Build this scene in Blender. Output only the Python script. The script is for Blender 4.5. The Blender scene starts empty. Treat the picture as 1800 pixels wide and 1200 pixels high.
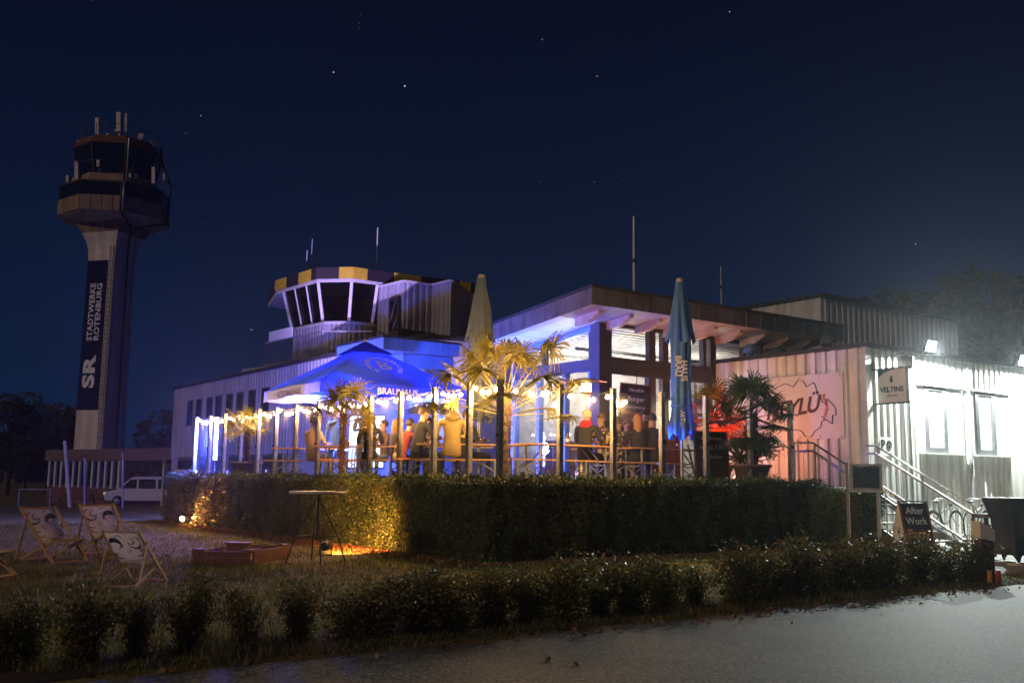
import bpy, bmesh, math, random
import numpy as np
from mathutils import Vector, Matrix, Euler
random.seed(7); rng = np.random.default_rng(7)
PI = math.pi
S = bpy.context.scene
COL = S.collection

# ------------------------------------------------------------------ camera
EYE = 1.35
pitch, roll, FPX = math.atan(241/1750), .012, 1750.
cd = bpy.data.cameras.new('camera'); cam = bpy.data.objects.new('camera', cd); COL.objects.link(cam)
cd.sensor_width = 36; cd.lens = 35; cd.clip_end = 2000; cd.clip_start = .1
CM = Matrix.Translation((0, 0, EYE)) @ Matrix.Rotation(PI/2+pitch, 4, 'X') @ Matrix.Rotation(roll, 4, 'Z')
cam.matrix_world = CM
S.camera = cam

# ------------------------------------------------------------------ night sky
w = bpy.data.worlds.new('World'); S.world = w; w.use_nodes = True
nt = w.node_tree; nt.nodes.clear()
N = nt.nodes.new; L = nt.links.new
out = N('ShaderNodeOutputWorld'); bg = N('ShaderNodeBackground'); L(bg.outputs[0], out.inputs[0])
tc = N('ShaderNodeTexCoord'); sep = N('ShaderNodeSeparateXYZ'); L(tc.outputs['Generated'], sep.inputs[0])
rmp = N('ShaderNodeValToRGB'); L(sep.outputs['Z'], rmp.inputs[0])
cr = rmp.color_ramp
cr.elements[0].position = 0; cr.elements[0].color = (.0022, .0150, .050, 1)
cr.elements[1].position = 1; cr.elements[1].color = (.0012, .0016, .006, 1)
e = cr.elements.new(.10); e.color = (.0028, .0120, .041, 1)
e = cr.elements.new(.28); e.color = (.0026, .0070, .0250, 1)
e = cr.elements.new(.50); e.color = (.0022, .0034, .0125, 1)
vor = N('ShaderNodeTexVoronoi'); vor.inputs['Scale'].default_value = 75
L(tc.outputs['Generated'], vor.inputs['Vector'])
lt = N('ShaderNodeMath'); lt.operation = 'LESS_THAN'; lt.inputs[1].default_value = .040; L(vor.outputs['Distance'], lt.inputs[0])
sc_ = N('ShaderNodeSeparateColor'); L(vor.outputs['Color'], sc_.inputs[0])
gt = N('ShaderNodeMath'); gt.operation = 'POWER'; gt.inputs[1].default_value = 22; L(sc_.outputs[0], gt.inputs[0])
ml = N('ShaderNodeMath'); ml.operation = 'MULTIPLY'; L(lt.outputs[0], ml.inputs[0]); L(gt.outputs[0], ml.inputs[1])
ad = N('ShaderNodeMix'); ad.data_type = 'RGBA'; ad.blend_type = 'ADD'; L(ml.outputs[0], ad.inputs[0])
L(rmp.outputs[0], ad.inputs[6]); ad.inputs[7].default_value = (1.8, 1.9, 2.3, 1)
L(ad.outputs[2], bg.inputs[0]); bg.inputs[1].default_value = 1.0

# faint warm light of the sodium lamps and moon behind the photographer
sl = bpy.data.lights.new('moon_sun', 'SUN'); so = bpy.data.objects.new('moon_sun', sl); COL.objects.link(so)
sl.energy = .50; sl.color = (1, .74, .54); sl.angle = math.radians(3)
so.rotation_euler = Vector((.66, .70, -.36)).to_track_quat('-Z', 'Y').to_euler()

S.view_settings.view_transform = 'Standard'; S.view_settings.look = 'None'
S.view_settings.exposure = 0; S.view_settings.gamma = 1; S.view_settings.use_curve_mapping = False
try:
    S.cycles.use_denoising = True; S.cycles.max_bounces = 7; S.cycles.transparent_max_bounces = 24
    S.cycles.use_light_tree = True; S.cycles.sample_clamp_indirect = 3; S.cycles.caustics_reflective = False
    S.cycles.caustics_refractive = False
except Exception: pass

# ------------------------------------------------------------------ measuring (1800 x 1200 photograph -> metres)
def ray(x, y): return (CM.to_3x3() @ Vector(((x-900)/FPX, -(y-600)/FPX, -1)))
def atY(x, y, Y): d = ray(x, y); return Vector((0, 0, EYE)) + d*(Y/d.y)
def atZ(x, y, z): d = ray(x, y); return Vector((0, 0, EYE)) + d*((z-EYE)/d.z)
def xz(x, Y, z):                     # world point seen in column x at depth Y and height z
    y = 600
    for _ in range(3):
        p = atY(x, y, Y); y += (p.z-z)*FPX/Y
    return Vector((atY(x, y, Y).x, Y, z))
TH = math.radians(36)
KF = Matrix.Translation((8.3, 23.2, 0)) @ Matrix.Rotation(TH, 4, 'Z')     # building frame: x along the lit wall, y back along the terrace
KI = KF.inverted()
def W(b, a, z=0): return KF @ Vector((b, a, z))
def onB(x, y, a):                    # point of plane a=const seen at pixel -> (b, z)
    o = KI @ Vector((0, 0, EYE)); d = KI.to_3x3() @ ray(x, y); t = (a-o.y)/d.y; q = o+d*t; return q.x, q.z
def onA(x, y, b):
    o = KI @ Vector((0, 0, EYE)); d = KI.to_3x3() @ ray(x, y); t = (b-o.x)/d.x; q = o+d*t; return q.y, q.z

# ------------------------------------------------------------------ materials
MATS = {}
def mat(name, col, rough=.6, metal=0., var=.25, scale=4., bump=.0, bscale=40., spec=.5, emit=None, estr=0, coord='Object', coat=0, trans=0., col2=None, cscale=None):
    if name in MATS: return MATS[name]
    m = bpy.data.materials.new(name); m.use_nodes = True; t = m.node_tree; n = t.nodes; b = n['Principled BSDF']
    b.inputs['Roughness'].default_value = rough; b.inputs['Metallic'].default_value = metal
    b.inputs['Specular IOR Level'].default_value = spec
    if coat: b.inputs['Coat Weight'].default_value = coat
    c = n.new('ShaderNodeTexCoord')
    no = n.new('ShaderNodeTexNoise'); no.inputs['Scale'].default_value = cscale or scale; no.inputs['Detail'].default_value = 7; no.inputs['Roughness'].default_value = .62
    t.links.new(c.outputs[coord], no.inputs['Vector'])
    r = n.new('ShaderNodeValToRGB'); t.links.new(no.outputs[0], r.inputs[0])
    r.color_ramp.elements[0].position = .3; r.color_ramp.elements[1].position = .7
    c2 = col2 or tuple(min(1, x*(1+var)) for x in col)
    c1 = tuple(x*(1-var) for x in col) if not col2 else col
    r.color_ramp.elements[0].color = (*c1, 1); r.color_ramp.elements[1].color = (*c2, 1)
    t.links.new(r.outputs[0], b.inputs['Base Color'])
    if bump:
        nb = n.new('ShaderNodeTexNoise'); nb.inputs['Scale'].default_value = bscale; nb.inputs['Detail'].default_value = 5
        t.links.new(c.outputs[coord], nb.inputs['Vector'])
        bp = n.new('ShaderNodeBump'); bp.inputs['Strength'].default_value = bump; bp.inputs['Distance'].default_value = .01
        t.links.new(nb.outputs[0], bp.inputs['Height']); t.links.new(bp.outputs[0], b.inputs['Normal'])
    if emit:
        b.inputs['Emission Color'].default_value = (*emit, 1); b.inputs['Emission Strength'].default_value = estr
    if trans:
        tr = n.new('ShaderNodeBsdfTranslucent'); t.links.new(r.outputs[0], tr.inputs[0]); mx = n.new('ShaderNodeMixShader'); mx.inputs[0].default_value = trans
        t.links.new(b.outputs[0], mx.inputs[1]); t.links.new(tr.outputs[0], mx.inputs[2]); t.links.new(mx.outputs[0], n['Material Output'].inputs[0])
    MATS[name] = m; return m
def emis(name, col, s):
    m = bpy.data.materials.new(name); m.use_nodes = True; n = m.node_tree.nodes; n.clear()
    o = n.new('ShaderNodeOutputMaterial'); e = n.new('ShaderNodeEmission'); e.inputs[0].default_value = (*col, 1); e.inputs[1].default_value = s
    m.node_tree.links.new(e.outputs[0], o.inputs[0]); return m
def glassmat(name, tint=(.93, .96, .97), refl=1., rough=.0, dirt=0.):
    m = bpy.data.materials.new(name); m.use_nodes = True; t = m.node_tree; n = t.nodes; n.clear()
    o = n.new('ShaderNodeOutputMaterial'); a = n.new('ShaderNodeBsdfTransparent'); a.inputs[0].default_value = (*tint, 1)
    g = n.new('ShaderNodeBsdfGlossy'); g.inputs['Roughness'].default_value = rough
    c = n.new('ShaderNodeTexCoord'); no = n.new('ShaderNodeTexNoise'); no.inputs['Scale'].default_value = 1.3; t.links.new(c.outputs['Object'], no.inputs[0])
    bp = n.new('ShaderNodeBump'); bp.inputs['Strength'].default_value = .05; bp.inputs['Distance'].default_value = .02
    t.links.new(no.outputs[0], bp.inputs['Height']); t.links.new(bp.outputs[0], g.inputs['Normal'])
    f = n.new('ShaderNodeLayerWeight'); f.inputs[0].default_value = .5
    pw = n.new('ShaderNodeMath'); pw.operation = 'POWER'; pw.inputs[1].default_value = 4.5; t.links.new(f.outputs['Facing'], pw.inputs[0])
    mu = n.new('ShaderNodeMath'); mu.operation = 'MULTIPLY_ADD'; mu.inputs[1].default_value = .85*refl; mu.inputs[2].default_value = .05*refl; mu.use_clamp = True; t.links.new(pw.outputs[0], mu.inputs[0])
    mx = n.new('ShaderNodeMixShader'); t.links.new(mu.outputs[0], mx.inputs[0]); t.links.new(a.outputs[0], mx.inputs[1]); t.links.new(g.outputs[0], mx.inputs[2])
    if dirt:
        tr = n.new('ShaderNodeBsdfTranslucent'); tr.inputs[0].default_value = (.8, .8, .8, 1); df = n.new('ShaderNodeBsdfDiffuse'); ads = n.new('ShaderNodeMixShader'); t.links.new(tr.outputs[0], ads.inputs[1]); t.links.new(df.outputs[0], ads.inputs[2])
        m2 = n.new('ShaderNodeMixShader'); nd = n.new('ShaderNodeTexNoise'); nd.inputs['Scale'].default_value = 2.5; nd.inputs['Detail'].default_value = 8; t.links.new(c.outputs['Object'], nd.inputs[0])
        mm = n.new('ShaderNodeMath'); mm.operation = 'MULTIPLY'; mm.inputs[1].default_value = dirt*2; t.links.new(nd.outputs[0], mm.inputs[0]); t.links.new(mm.outputs[0], m2.inputs[0])
        t.links.new(mx.outputs[0], m2.inputs[1]); t.links.new(ads.outputs[0], m2.inputs[2]); mx = m2
    t.links.new(mx.outputs[0], o.inputs[0]); return m
M_ = dict(
 white_clad=mat('white_cladding', (.70, .70, .66), .5, var=.08, scale=2.5, bump=.15, bscale=9),
 grey_clad=mat('grey_cladding', (.36, .355, .41), .55, var=.12, scale=1.5, bump=.15, bscale=8),
 clad_dark=mat('wall_core', (.30, .30, .29), .8),
 steel=mat('galvanised_steel', (.42, .43, .44), .38, .65, var=.3, scale=9, bump=.2, bscale=60),
 steel_shiny=mat('brushed_steel', (.6, .6, .58), .25, .9, var=.1),
 dark_metal=mat('dark_metal', (.035, .036, .04), .45, .3, var=.3),
 anth=mat('anthracite_frame', (.045, .038, .042), .5, .0, var=.3, scale=3, bump=.1),
 fascia=mat('zinc_fascia', (.16, .155, .15), .5, .35, var=.22, scale=2.2, bump=.1, bscale=20),
 roofing=mat('bitumen_roof', (.022, .022, .025), .85),
 white=mat('white_paint', (.75, .75, .72), .5, var=.05),
 offwhite=mat('offwhite_paint', (.62, .60, .56), .6, var=.08),
 bluepanel=mat('blue_metal_panel', (.16, .30, .62), .4, .2, var=.12),
 deck=mat('terrace_paving', (.22, .21, .21), .6, var=.25, scale=3),
 wood=mat('pine_board', (.50, .28, .12), .45, var=.22, scale=14, bump=.1),
 darkwood=mat('stained_wood', (.17, .07, .035), .6, var=.35, scale=12, bump=.2),
 paleWood=mat('beech_frame', (.48, .30, .17), .5, var=.2, scale=16),
 concrete=mat('concrete', (.40, .37, .33), .8, var=.14, scale=.8, bump=.2, bscale=12),
 conc_white=mat('painted_concrete', (.74, .66, .60), .7, var=.10, scale=.5, bump=.15, bscale=9),
 conc_brown=mat('brown_panel', (.30, .21, .14), .7, var=.2, scale=.7, bump=.1),
 navy=mat('navy_banner', (.005, .010, .060), .8, var=.1, spec=.1),
 brick=mat('dark_brick', (.13, .06, .045), .8, var=.3, scale=3),
 yellow=mat('yellow_panel', (.62, .42, .03), .5, var=.12),
 maroon=mat('dark_violet_panel', (.022, .014, .02), .6, var=.2),
 blackpl=mat('black_plastic', (.02, .02, .022), .4, var=.2),
 redpl=mat('red_plastic', (.5, .03, .02), .4),
 darkglass=mat('dark_window_glass', (.006, .008, .012), .04, var=.2, spec=.9),
 navyfab=mat('parasol_blue_fabric', (.018, .045, .50), .75, var=.12, scale=3, bump=.2, bscale=30, trans=.6),
 slatefab=mat('parasol_slate_blue_fabric', (.07, .19, .46), .8, var=.12, scale=3, bump=.25, bscale=25, trans=.15),
 greyfab=mat('parasol_grey_fabric', (.12, .17, .25), .85, var=.12, scale=3, bump=.25, bscale=25, trans=.15),
 canvas=mat('white_canvas', (.78, .77, .78), .85, var=.08, scale=20, bump=.1, bscale=90, trans=.3),
 print_=mat('white_print', (.70, .72, .80), .8, var=.05),
 ink=mat('blue_ink', (.03, .05, .14), .8, var=.3),
 blackink=mat('black_ink', (.012, .012, .014), .7),
 redink=mat('red_ink', (.45, .03, .04), .7),
 chalk=mat('chalk', (.62, .62, .60), .9, var=.3, scale=50),
 orangechalk=mat('orange_chalk', (.70, .28, .08), .9, var=.3, scale=50),
 board=mat('blackboard', (.020, .019, .022), .6, var=.5, scale=4),
 bark=mat('bark', (.09, .06, .04), .9, var=.4, scale=8, bump=.5, bscale=20),
 fibre=mat('palm_fibre', (.11, .065, .035), .95, var=.45, scale=18, bump=.8, bscale=50),
 petiole=mat('palm_petiole', (.17, .14, .03), .5, var=.2),
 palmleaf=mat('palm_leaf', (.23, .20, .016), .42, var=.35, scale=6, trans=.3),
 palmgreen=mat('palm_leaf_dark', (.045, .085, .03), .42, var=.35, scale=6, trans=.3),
 terracotta=mat('grey_planter', (.16, .15, .15), .7, var=.2),
 soil=mat('soil', (.045, .032, .022), .95, var=.4, scale=12, bump=.6),
 foodskin=None)
LEAF = [mat('leaf_a', (.070, .100, .022), .65, spec=.25, var=.3, trans=.45), mat('leaf_b', (.12, .14, .032), .65, spec=.25, var=.3, trans=.45), mat('leaf_c', (.17, .12, .040), .65, spec=.25, var=.3, trans=.45)]
TIP = [mat('tip_pink', (.30, .16, .10), .6, var=.3), mat('tip_green', (.13, .15, .04), .45, var=.3, trans=.2)]
NEED = [mat('yew_a', (.050, .095, .018), .45, var=.3), mat('yew_b', (.085, .125, .024), .45, var=.3), mat('yew_c', (.032, .060, .012), .5, var=.3)]
DARKLEAF = [mat('tree_leaf_a', (.035, .05, .02), .6, var=.3), mat('tree_leaf_b', (.05, .065, .025), .6, var=.3), mat('tree_leaf_c', (.028, .04, .018), .6, var=.3)]
GLASS = glassmat('clear_glass', dirt=.016); WGLASS = glassmat('window_glass', (.88, .9, .9), 1.2)

def streak(m, sc, lo=.55, amt=.6):
    t = m.node_tree; n = t.nodes; b = n['Principled BSDF']; src = b.inputs['Base Color'].links[0].from_socket
    c = n.new('ShaderNodeTexCoord'); mp = n.new('ShaderNodeMapping'); mp.inputs['Scale'].default_value = sc; no = n.new('ShaderNodeTexNoise'); no.inputs['Detail'].default_value = 6; no.inputs['Scale'].default_value = 1
    t.links.new(c.outputs['Object'], mp.inputs[0]); t.links.new(mp.outputs[0], no.inputs[0]); r = n.new('ShaderNodeValToRGB'); t.links.new(no.outputs[0], r.inputs[0])
    r.color_ramp.elements[0].position = .36; r.color_ramp.elements[0].color = (lo, lo*.95, lo*.88, 1); r.color_ramp.elements[1].position = .58; r.color_ramp.elements[1].color = (1, 1, 1, 1)
    x = n.new('ShaderNodeMix'); x.data_type = 'RGBA'; x.blend_type = 'MULTIPLY'; x.inputs[0].default_value = amt; t.links.new(src, x.inputs[6]); t.links.new(r.outputs[0], x.inputs[7]); t.links.new(x.outputs[2], b.inputs['Base Color'])
streak(M_['white_clad'], (5, 5, .5)); streak(M_['grey_clad'], (3, 3, .35)); streak(M_['conc_white'], (1.6, 1.6, .12), .6, .7); streak(M_['conc_brown'], (2, 2, .5)); streak(M_['fascia'], (4, 4, .8), .6, .8); streak(M_['steel'], (12, 12, 1.5), .6, .6)

# ------------------------------------------------------------------ object helpers
WM = {}
def tag(o, label=None, cat=None, group=None, kind=None):
    if label: o['label'] = label
    if cat: o['category'] = cat
    if group: o['group'] = group
    if kind: o['kind'] = kind
    return o
def thing(name, label, cat, M, group=None):
    o = bpy.data.objects.new(name, None); COL.objects.link(o); o.empty_display_size = .2
    o.matrix_world = M; WM[o.name] = M.copy(); return tag(o, label, cat, group)
def TM(x, y, z, rz=0): return Matrix.Translation((x, y, z)) @ Matrix.Rotation(rz, 4, 'Z')
def KM(b, a, z=0, rz=0): return Matrix.Translation(W(b, a, z)) @ Matrix.Rotation(TH+rz, 4, 'Z')
def link_mesh(me, name, parent=None, local=None):
    o = bpy.data.objects.new(name, me); COL.objects.link(o)
    base = WM[parent.name] if parent else Matrix.Identity(4)
    if parent: o.parent = parent
    lm = local or Matrix.Identity(4)
    o.matrix_local = lm; WM[o.name] = base @ lm
    return o
class MB:
    def __init__(s): s.v = []; s.f = []; s.mi = []; s.cur = 0; s.sm = []
    def add(s, vs, fs, smooth=False):
        k = len(s.v); s.v += [tuple(v) for v in vs]
        for f in fs: s.f.append(tuple(i+k for i in f)); s.mi.append(s.cur); s.sm.append(smooth)
        return s
    def box(s, x0, x1, y0, y1, z0, z1):
        return s.add([(x0, y0, z0), (x1, y0, z0), (x1, y1, z0), (x0, y1, z0), (x0, y0, z1), (x1, y0, z1), (x1, y1, z1), (x0, y1, z1)],
                     [(0, 3, 2, 1), (4, 5, 6, 7), (0, 1, 5, 4), (1, 2, 6, 5), (2, 3, 7, 6), (3, 0, 4, 7)])
    def cbox(s, c, d): return s.box(c[0]-d[0]/2, c[0]+d[0]/2, c[1]-d[1]/2, c[1]+d[1]/2, c[2]-d[2]/2, c[2]+d[2]/2)
    def obox(s, M, d):
        k = len(s.v); s.cbox((0, 0, 0), d)
        s.v[k:] = [tuple(M @ Vector(v)) for v in s.v[k:]]; return s
    def bar(s, p, q, wd, ht=None, up=(0, 0, 1)):
        p, q = Vector(p), Vector(q); d = q-p; ln = d.length; d.normalize(); u = Vector(up)
        if abs(d.dot(u)) > .98: u = Vector((0, 1, 0))
        x = d.cross(u).normalized(); y = x.cross(d).normalized(); ht = ht or wd
        vs = [c+x*i*wd/2+y*j*ht/2 for c in (p, q) for i, j in ((-1, -1), (1, -1), (1, 1), (-1, 1))]
        return s.add(vs, [(0, 1, 2, 3), (7, 6, 5, 4), (0, 4, 5, 1), (1, 5, 6, 2), (2, 6, 7, 3), (3, 7, 4, 0)])
    def tube(s, pts, r, n=8, caps=True, smooth=True):
        pts = [Vector(p) for p in pts]; rs = r if isinstance(r, (list, tuple)) else [r]*len(pts); vs = []
        pu = None
        for i, p in enumerate(pts):
            d = (pts[min(i+1, len(pts)-1)]-pts[max(i-1, 0)]).normalized()
            u = pu or (Vector((0, 0, 1)) if abs(d.z) < .9 else Vector((1, 0, 0)))
            x = d.cross(u).normalized(); y = x.cross(d).normalized(); pu = y
            vs += [p+x*rs[i]*math.cos(2*PI*k/n)+y*rs[i]*math.sin(2*PI*k/n) for k in range(n)]
        fs = [(i*n+k, i*n+(k+1) % n, (i+1)*n+(k+1) % n, (i+1)*n+k) for i in range(len(pts)-1) for k in range(n)]
        s.add(vs, fs, smooth)
        if caps:
            m = len(pts)-1; s.add([vs[k] for k in range(n)], [tuple(range(n))[::-1]]); s.add([vs[m*n+k] for k in range(n)], [tuple(range(n))])
        return s
    def lathe(s, prof, n=20, c=(0, 0), smooth=True, ph=0):
        vs = [(c[0]+r*math.cos(2*PI*k/n+ph), c[1]+r*math.sin(2*PI*k/n+ph), z) for r, z in prof for k in range(n)]
        fs = [(i*n+k, i*n+(k+1) % n, (i+1)*n+(k+1) % n, (i+1)*n+k) for i in range(len(prof)-1) for k in range(n)]
        return s.add(vs, fs, smooth)
    def ball(s, c, r, nu=10, nv=7):
        rr = r if hasattr(r, '__len__') else (r, r, r)
        vs = []; fs = []
        for i in range(nv+1):
            t = PI*i/nv
            for k in range(nu): vs.append((c[0]+rr[0]*math.sin(t)*math.cos(2*PI*k/nu), c[1]+rr[1]*math.sin(t)*math.sin(2*PI*k/nu), c[2]+rr[2]*math.cos(t)))
        fs = [(i*nu+k, (i+1)*nu+k, (i+1)*nu+(k+1) % nu, i*nu+(k+1) % nu) for i in range(nv) for k in range(nu)]
        return s.add(vs, fs, True)
    def prism(s, poly, z0, z1):
        n = len(poly); vs = [(x, y, z0) for x, y in poly]+[(x, y, z1) for x, y in poly]
        return s.add(vs, [tuple(range(n))[::-1], tuple(range(n, 2*n))]+[(i, (i+1) % n, n+(i+1) % n, n+i) for i in range(n)])
    def corr(s, P, u, nrm, L_, z0, z1, pitch=.28, dep=.035, off=0., zt=None):
        """trapezoid-ribbed sheet from P along u, ribs towards nrm; zt(t) gives a sloping top"""
        P, u, nrm = Vector(P), Vector(u).normalized(), Vector(nrm).normalized()
        ts = {0., L_}
        k0 = int(math.floor(off/pitch))-1; prof = [(0, 0), (.42, 0), (.52, 1), (.90, 1), (1.0, 0)]
        pts = []
        for k in range(k0, int((off+L_)/pitch)+2):
            for a, h in prof[:-1]: pts.append(((k+a)*pitch-off, h))
        xs = np.array([p[0] for p in pts]); hs = np.array([p[1] for p in pts])
        tt = sorted([0.]+[x for x in xs if 0 < x < L_]+[L_])
        hh = np.interp(tt, xs, hs)
        vs = []
        for t, h in zip(tt, hh):
            q = P+u*float(t)+nrm*(float(h)*dep)
            vs += [(q.x, q.y, z0), (q.x, q.y, (zt(t) if zt else z1))]
        return s.add(vs, [(2*i, 2*i+2, 2*i+3, 2*i+1) for i in range(len(tt)-1)])
    def mesh(s, name, mats, space=None):
        me = bpy.data.meshes.new(name)
        vs = s.v if space is None else [tuple(space @ Vector(v)) for v in s.v]
        me.from_pydata(vs, [], s.f); 
        for m in (mats if isinstance(mats, (list, tuple)) else [mats]): me.materials.append(m)
        me.polygons.foreach_set('material_index', s.mi); me.polygons.foreach_set('use_smooth', s.sm); me.update()
        return me
    def build(s, name, mats, parent=None, space=None, local=None):
        sp = None
        if space is not None: sp = (WM[parent.name].inverted() @ space) if parent else space
        return link_mesh(s.mesh(name, mats, sp), name, parent, local)
IDM = Matrix.Identity(4)
def copy_tree(o, M):
    c = o.copy(); COL.objects.link(c); c.matrix_world = M; WM[c.name] = M.copy()
    def rec(src, dst):
        for ch in src.children:
            d = ch.copy(); COL.objects.link(d); d.parent = dst; d.matrix_local = ch.matrix_local.copy()
            WM[d.name] = WM[dst.name] @ ch.matrix_local; rec(ch, d)
    rec(o, c); return c
def text_mesh(txt, size, extrude=.004, font_shear=0, bold=0, spacing=1.0, align='CENTER', curve_to=None):
    cu = bpy.data.curves.new('t', 'FONT'); cu.body = txt; cu.size = size; cu.extrude = extrude; cu.shear = font_shear; cu.offset = bold
    cu.align_x = align; cu.align_y = 'CENTER'; cu.resolution_u = 3; cu.space_character = spacing
    o = bpy.data.objects.new('t', cu); COL.objects.link(o)
    dg = bpy.context.evaluated_depsgraph_get(); dg.update()
    me = bpy.data.meshes.new_from_object(o.evaluated_get(dg)); bpy.data.objects.remove(o); bpy.data.curves.remove(cu)
    return me
def put_text(txt, size, parent, space, material, name='lettering', fn=None, **k):
    me = text_mesh(txt, size, **k); me.materials.clear(); me.materials.append(material)
    M = WM[parent.name].inverted() @ space
    if fn:
        for v in me.vertices: v.co = Vector(fn(v.co))
    me.transform(M); return link_mesh(me, name, parent)
def light(kind, name, loc, energy, color, parent=None, size=.1, aim=None, spot=None, blend=.5, sy=None):
    ld = bpy.data.lights.new(name, kind); ld.energy = energy; ld.color = color
    if kind == 'AREA':
        ld.size = size
        if sy: ld.shape = 'RECTANGLE'; ld.size_y = sy
    else: ld.shadow_soft_size = size
    if kind == 'SPOT': ld.spot_size = spot; ld.spot_blend = blend
    o = bpy.data.objects.new(name, ld); COL.objects.link(o)
    M = Matrix.Translation(loc)
    if aim is not None: M = M @ (Vector(aim)-Vector(loc)).to_track_quat('-Z', 'Y').to_matrix().to_4x4()
    if parent: o.parent = parent; o.matrix_local = WM[parent.name].inverted() @ M
    else: o.matrix_world = M
    return o

# leaf clouds ------------------------------------------------------------------
def leaf_mesh(name, C, Nn, size, mats, midx, aspect=.5, droop=None):
    """one small pointed leaf (4 vertices) at every row of C"""
    n = len(C); a = rng.normal(size=(n, 3)); a /= np.linalg.norm(a, axis=1)[:, None]
    if Nn is not None: a = a*.75+Nn*.7; a /= np.linalg.norm(a, axis=1)[:, None]
    r = rng.normal(size=(n, 3)); t = np.cross(a, r); t /= np.linalg.norm(t, axis=1)[:, None]+1e-9
    b = np.cross(a, t); sz = (size*(rng.uniform(.6, 1.35, n)))[:, None]
    V = np.empty((n, 4, 3)); V[:, 0] = C-t*sz*.5; V[:, 1] = C+b*sz*aspect*.5+a*sz*.10; V[:, 2] = C+t*sz*.5; V[:, 3] = C-b*sz*aspect*.5+a*sz*.10
    me = bpy.data.meshes.new(name); me.vertices.add(n*4); me.vertices.foreach_set('co', V.reshape(-1))
    me.loops.add(n*4); me.loops.foreach_set('vertex_index', np.arange(n*4)); me.polygons.add(n)
    me.polygons.foreach_set('loop_start', np.arange(n)*4); me.polygons.foreach_set('loop_total', np.full(n, 4))
    for m in mats: me.materials.append(m)
    me.polygons.foreach_set('material_index', np.asarray(midx, dtype=np.int32)); me.update(calc_edges=True); me.validate(); return me

# ================================================================== SETTING
def groundz(x, y):
    t = min(1, max(0, (y-30)/44)); return -.7*t*t*(3-2*t)
def lawn_mat():
    m = bpy.data.materials.new('lawn'); m.use_nodes = True; t = m.node_tree; n = t.nodes; b = n['Principled BSDF']; b.inputs['Roughness'].default_value = .9
    c = n.new('ShaderNodeTexCoord')
    n1 = n.new('ShaderNodeTexNoise'); n1.inputs['Scale'].default_value = 1.1; n1.inputs['Detail'].default_value = 8; n1.inputs['Roughness'].default_value = .7
    n2 = n.new('ShaderNodeTexNoise'); n2.inputs['Scale'].default_value = 38; n2.inputs['Detail'].default_value = 6
    r1 = n.new('ShaderNodeValToRGB'); r1.color_ramp.elements[0].position = .38; r1.color_ramp.elements[1].position = .66
    r1.color_ramp.elements[0].color = (.12, .13, .022, 1); r1.color_ramp.elements[1].color = (.29, .20, .050, 1)
    for q in (n1, n2): t.links.new(c.outputs['Object'], q.inputs[0])
    t.links.new(n1.outputs[0], r1.inputs[0])
    mx = n.new('ShaderNodeMix'); mx.data_type = 'RGBA'; mx.blend_type = 'MULTIPLY'; mx.inputs[0].default_value = .8; t.links.new(r1.outputs[0], mx.inputs[6])
    r2 = n.new('ShaderNodeValToRGB'); r2.color_ramp.elements[0].color = (.3, .3, .3, 1); r2.color_ramp.elements[1].color = (1.5, 1.5, 1.5, 1); r2.color_ramp.elements[0].position = .3; r2.color_ramp.elements[1].position = .7
    t.links.new(n2.outputs[0], r2.inputs[0]); t.links.new(r2.outputs[0], mx.inputs[7]); t.links.new(mx.outputs[2], b.inputs['Base Color'])
    bp = n.new('ShaderNodeBump'); bp.inputs['Strength'].default_value = .9; bp.inputs['Distance'].default_value = .03
    t.links.new(n2.outputs[0], bp.inputs['Height']); t.links.new(bp.outputs[0], b.inputs['Normal']); return m
lm = MB(); ys = list(np.arange(-30, 30, 5))+list(np.arange(30, 80, 4))+[80, 110, 160, 228]; xs = [-195, -150, -100, -60, -30, 0, 30, 60, 100, 150, 195]
vs = [(x, y, groundz(x, y)) for y in ys for x in xs]; nx = len(xs)
lm.add(vs, [(j*nx+i, j*nx+i+1, (j+1)*nx+i+1, (j+1)*nx+i) for j in range(len(ys)-1) for i in range(nx-1)], True)
tag(lm.build('lawn', lawn_mat()), kind='structure')
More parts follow.
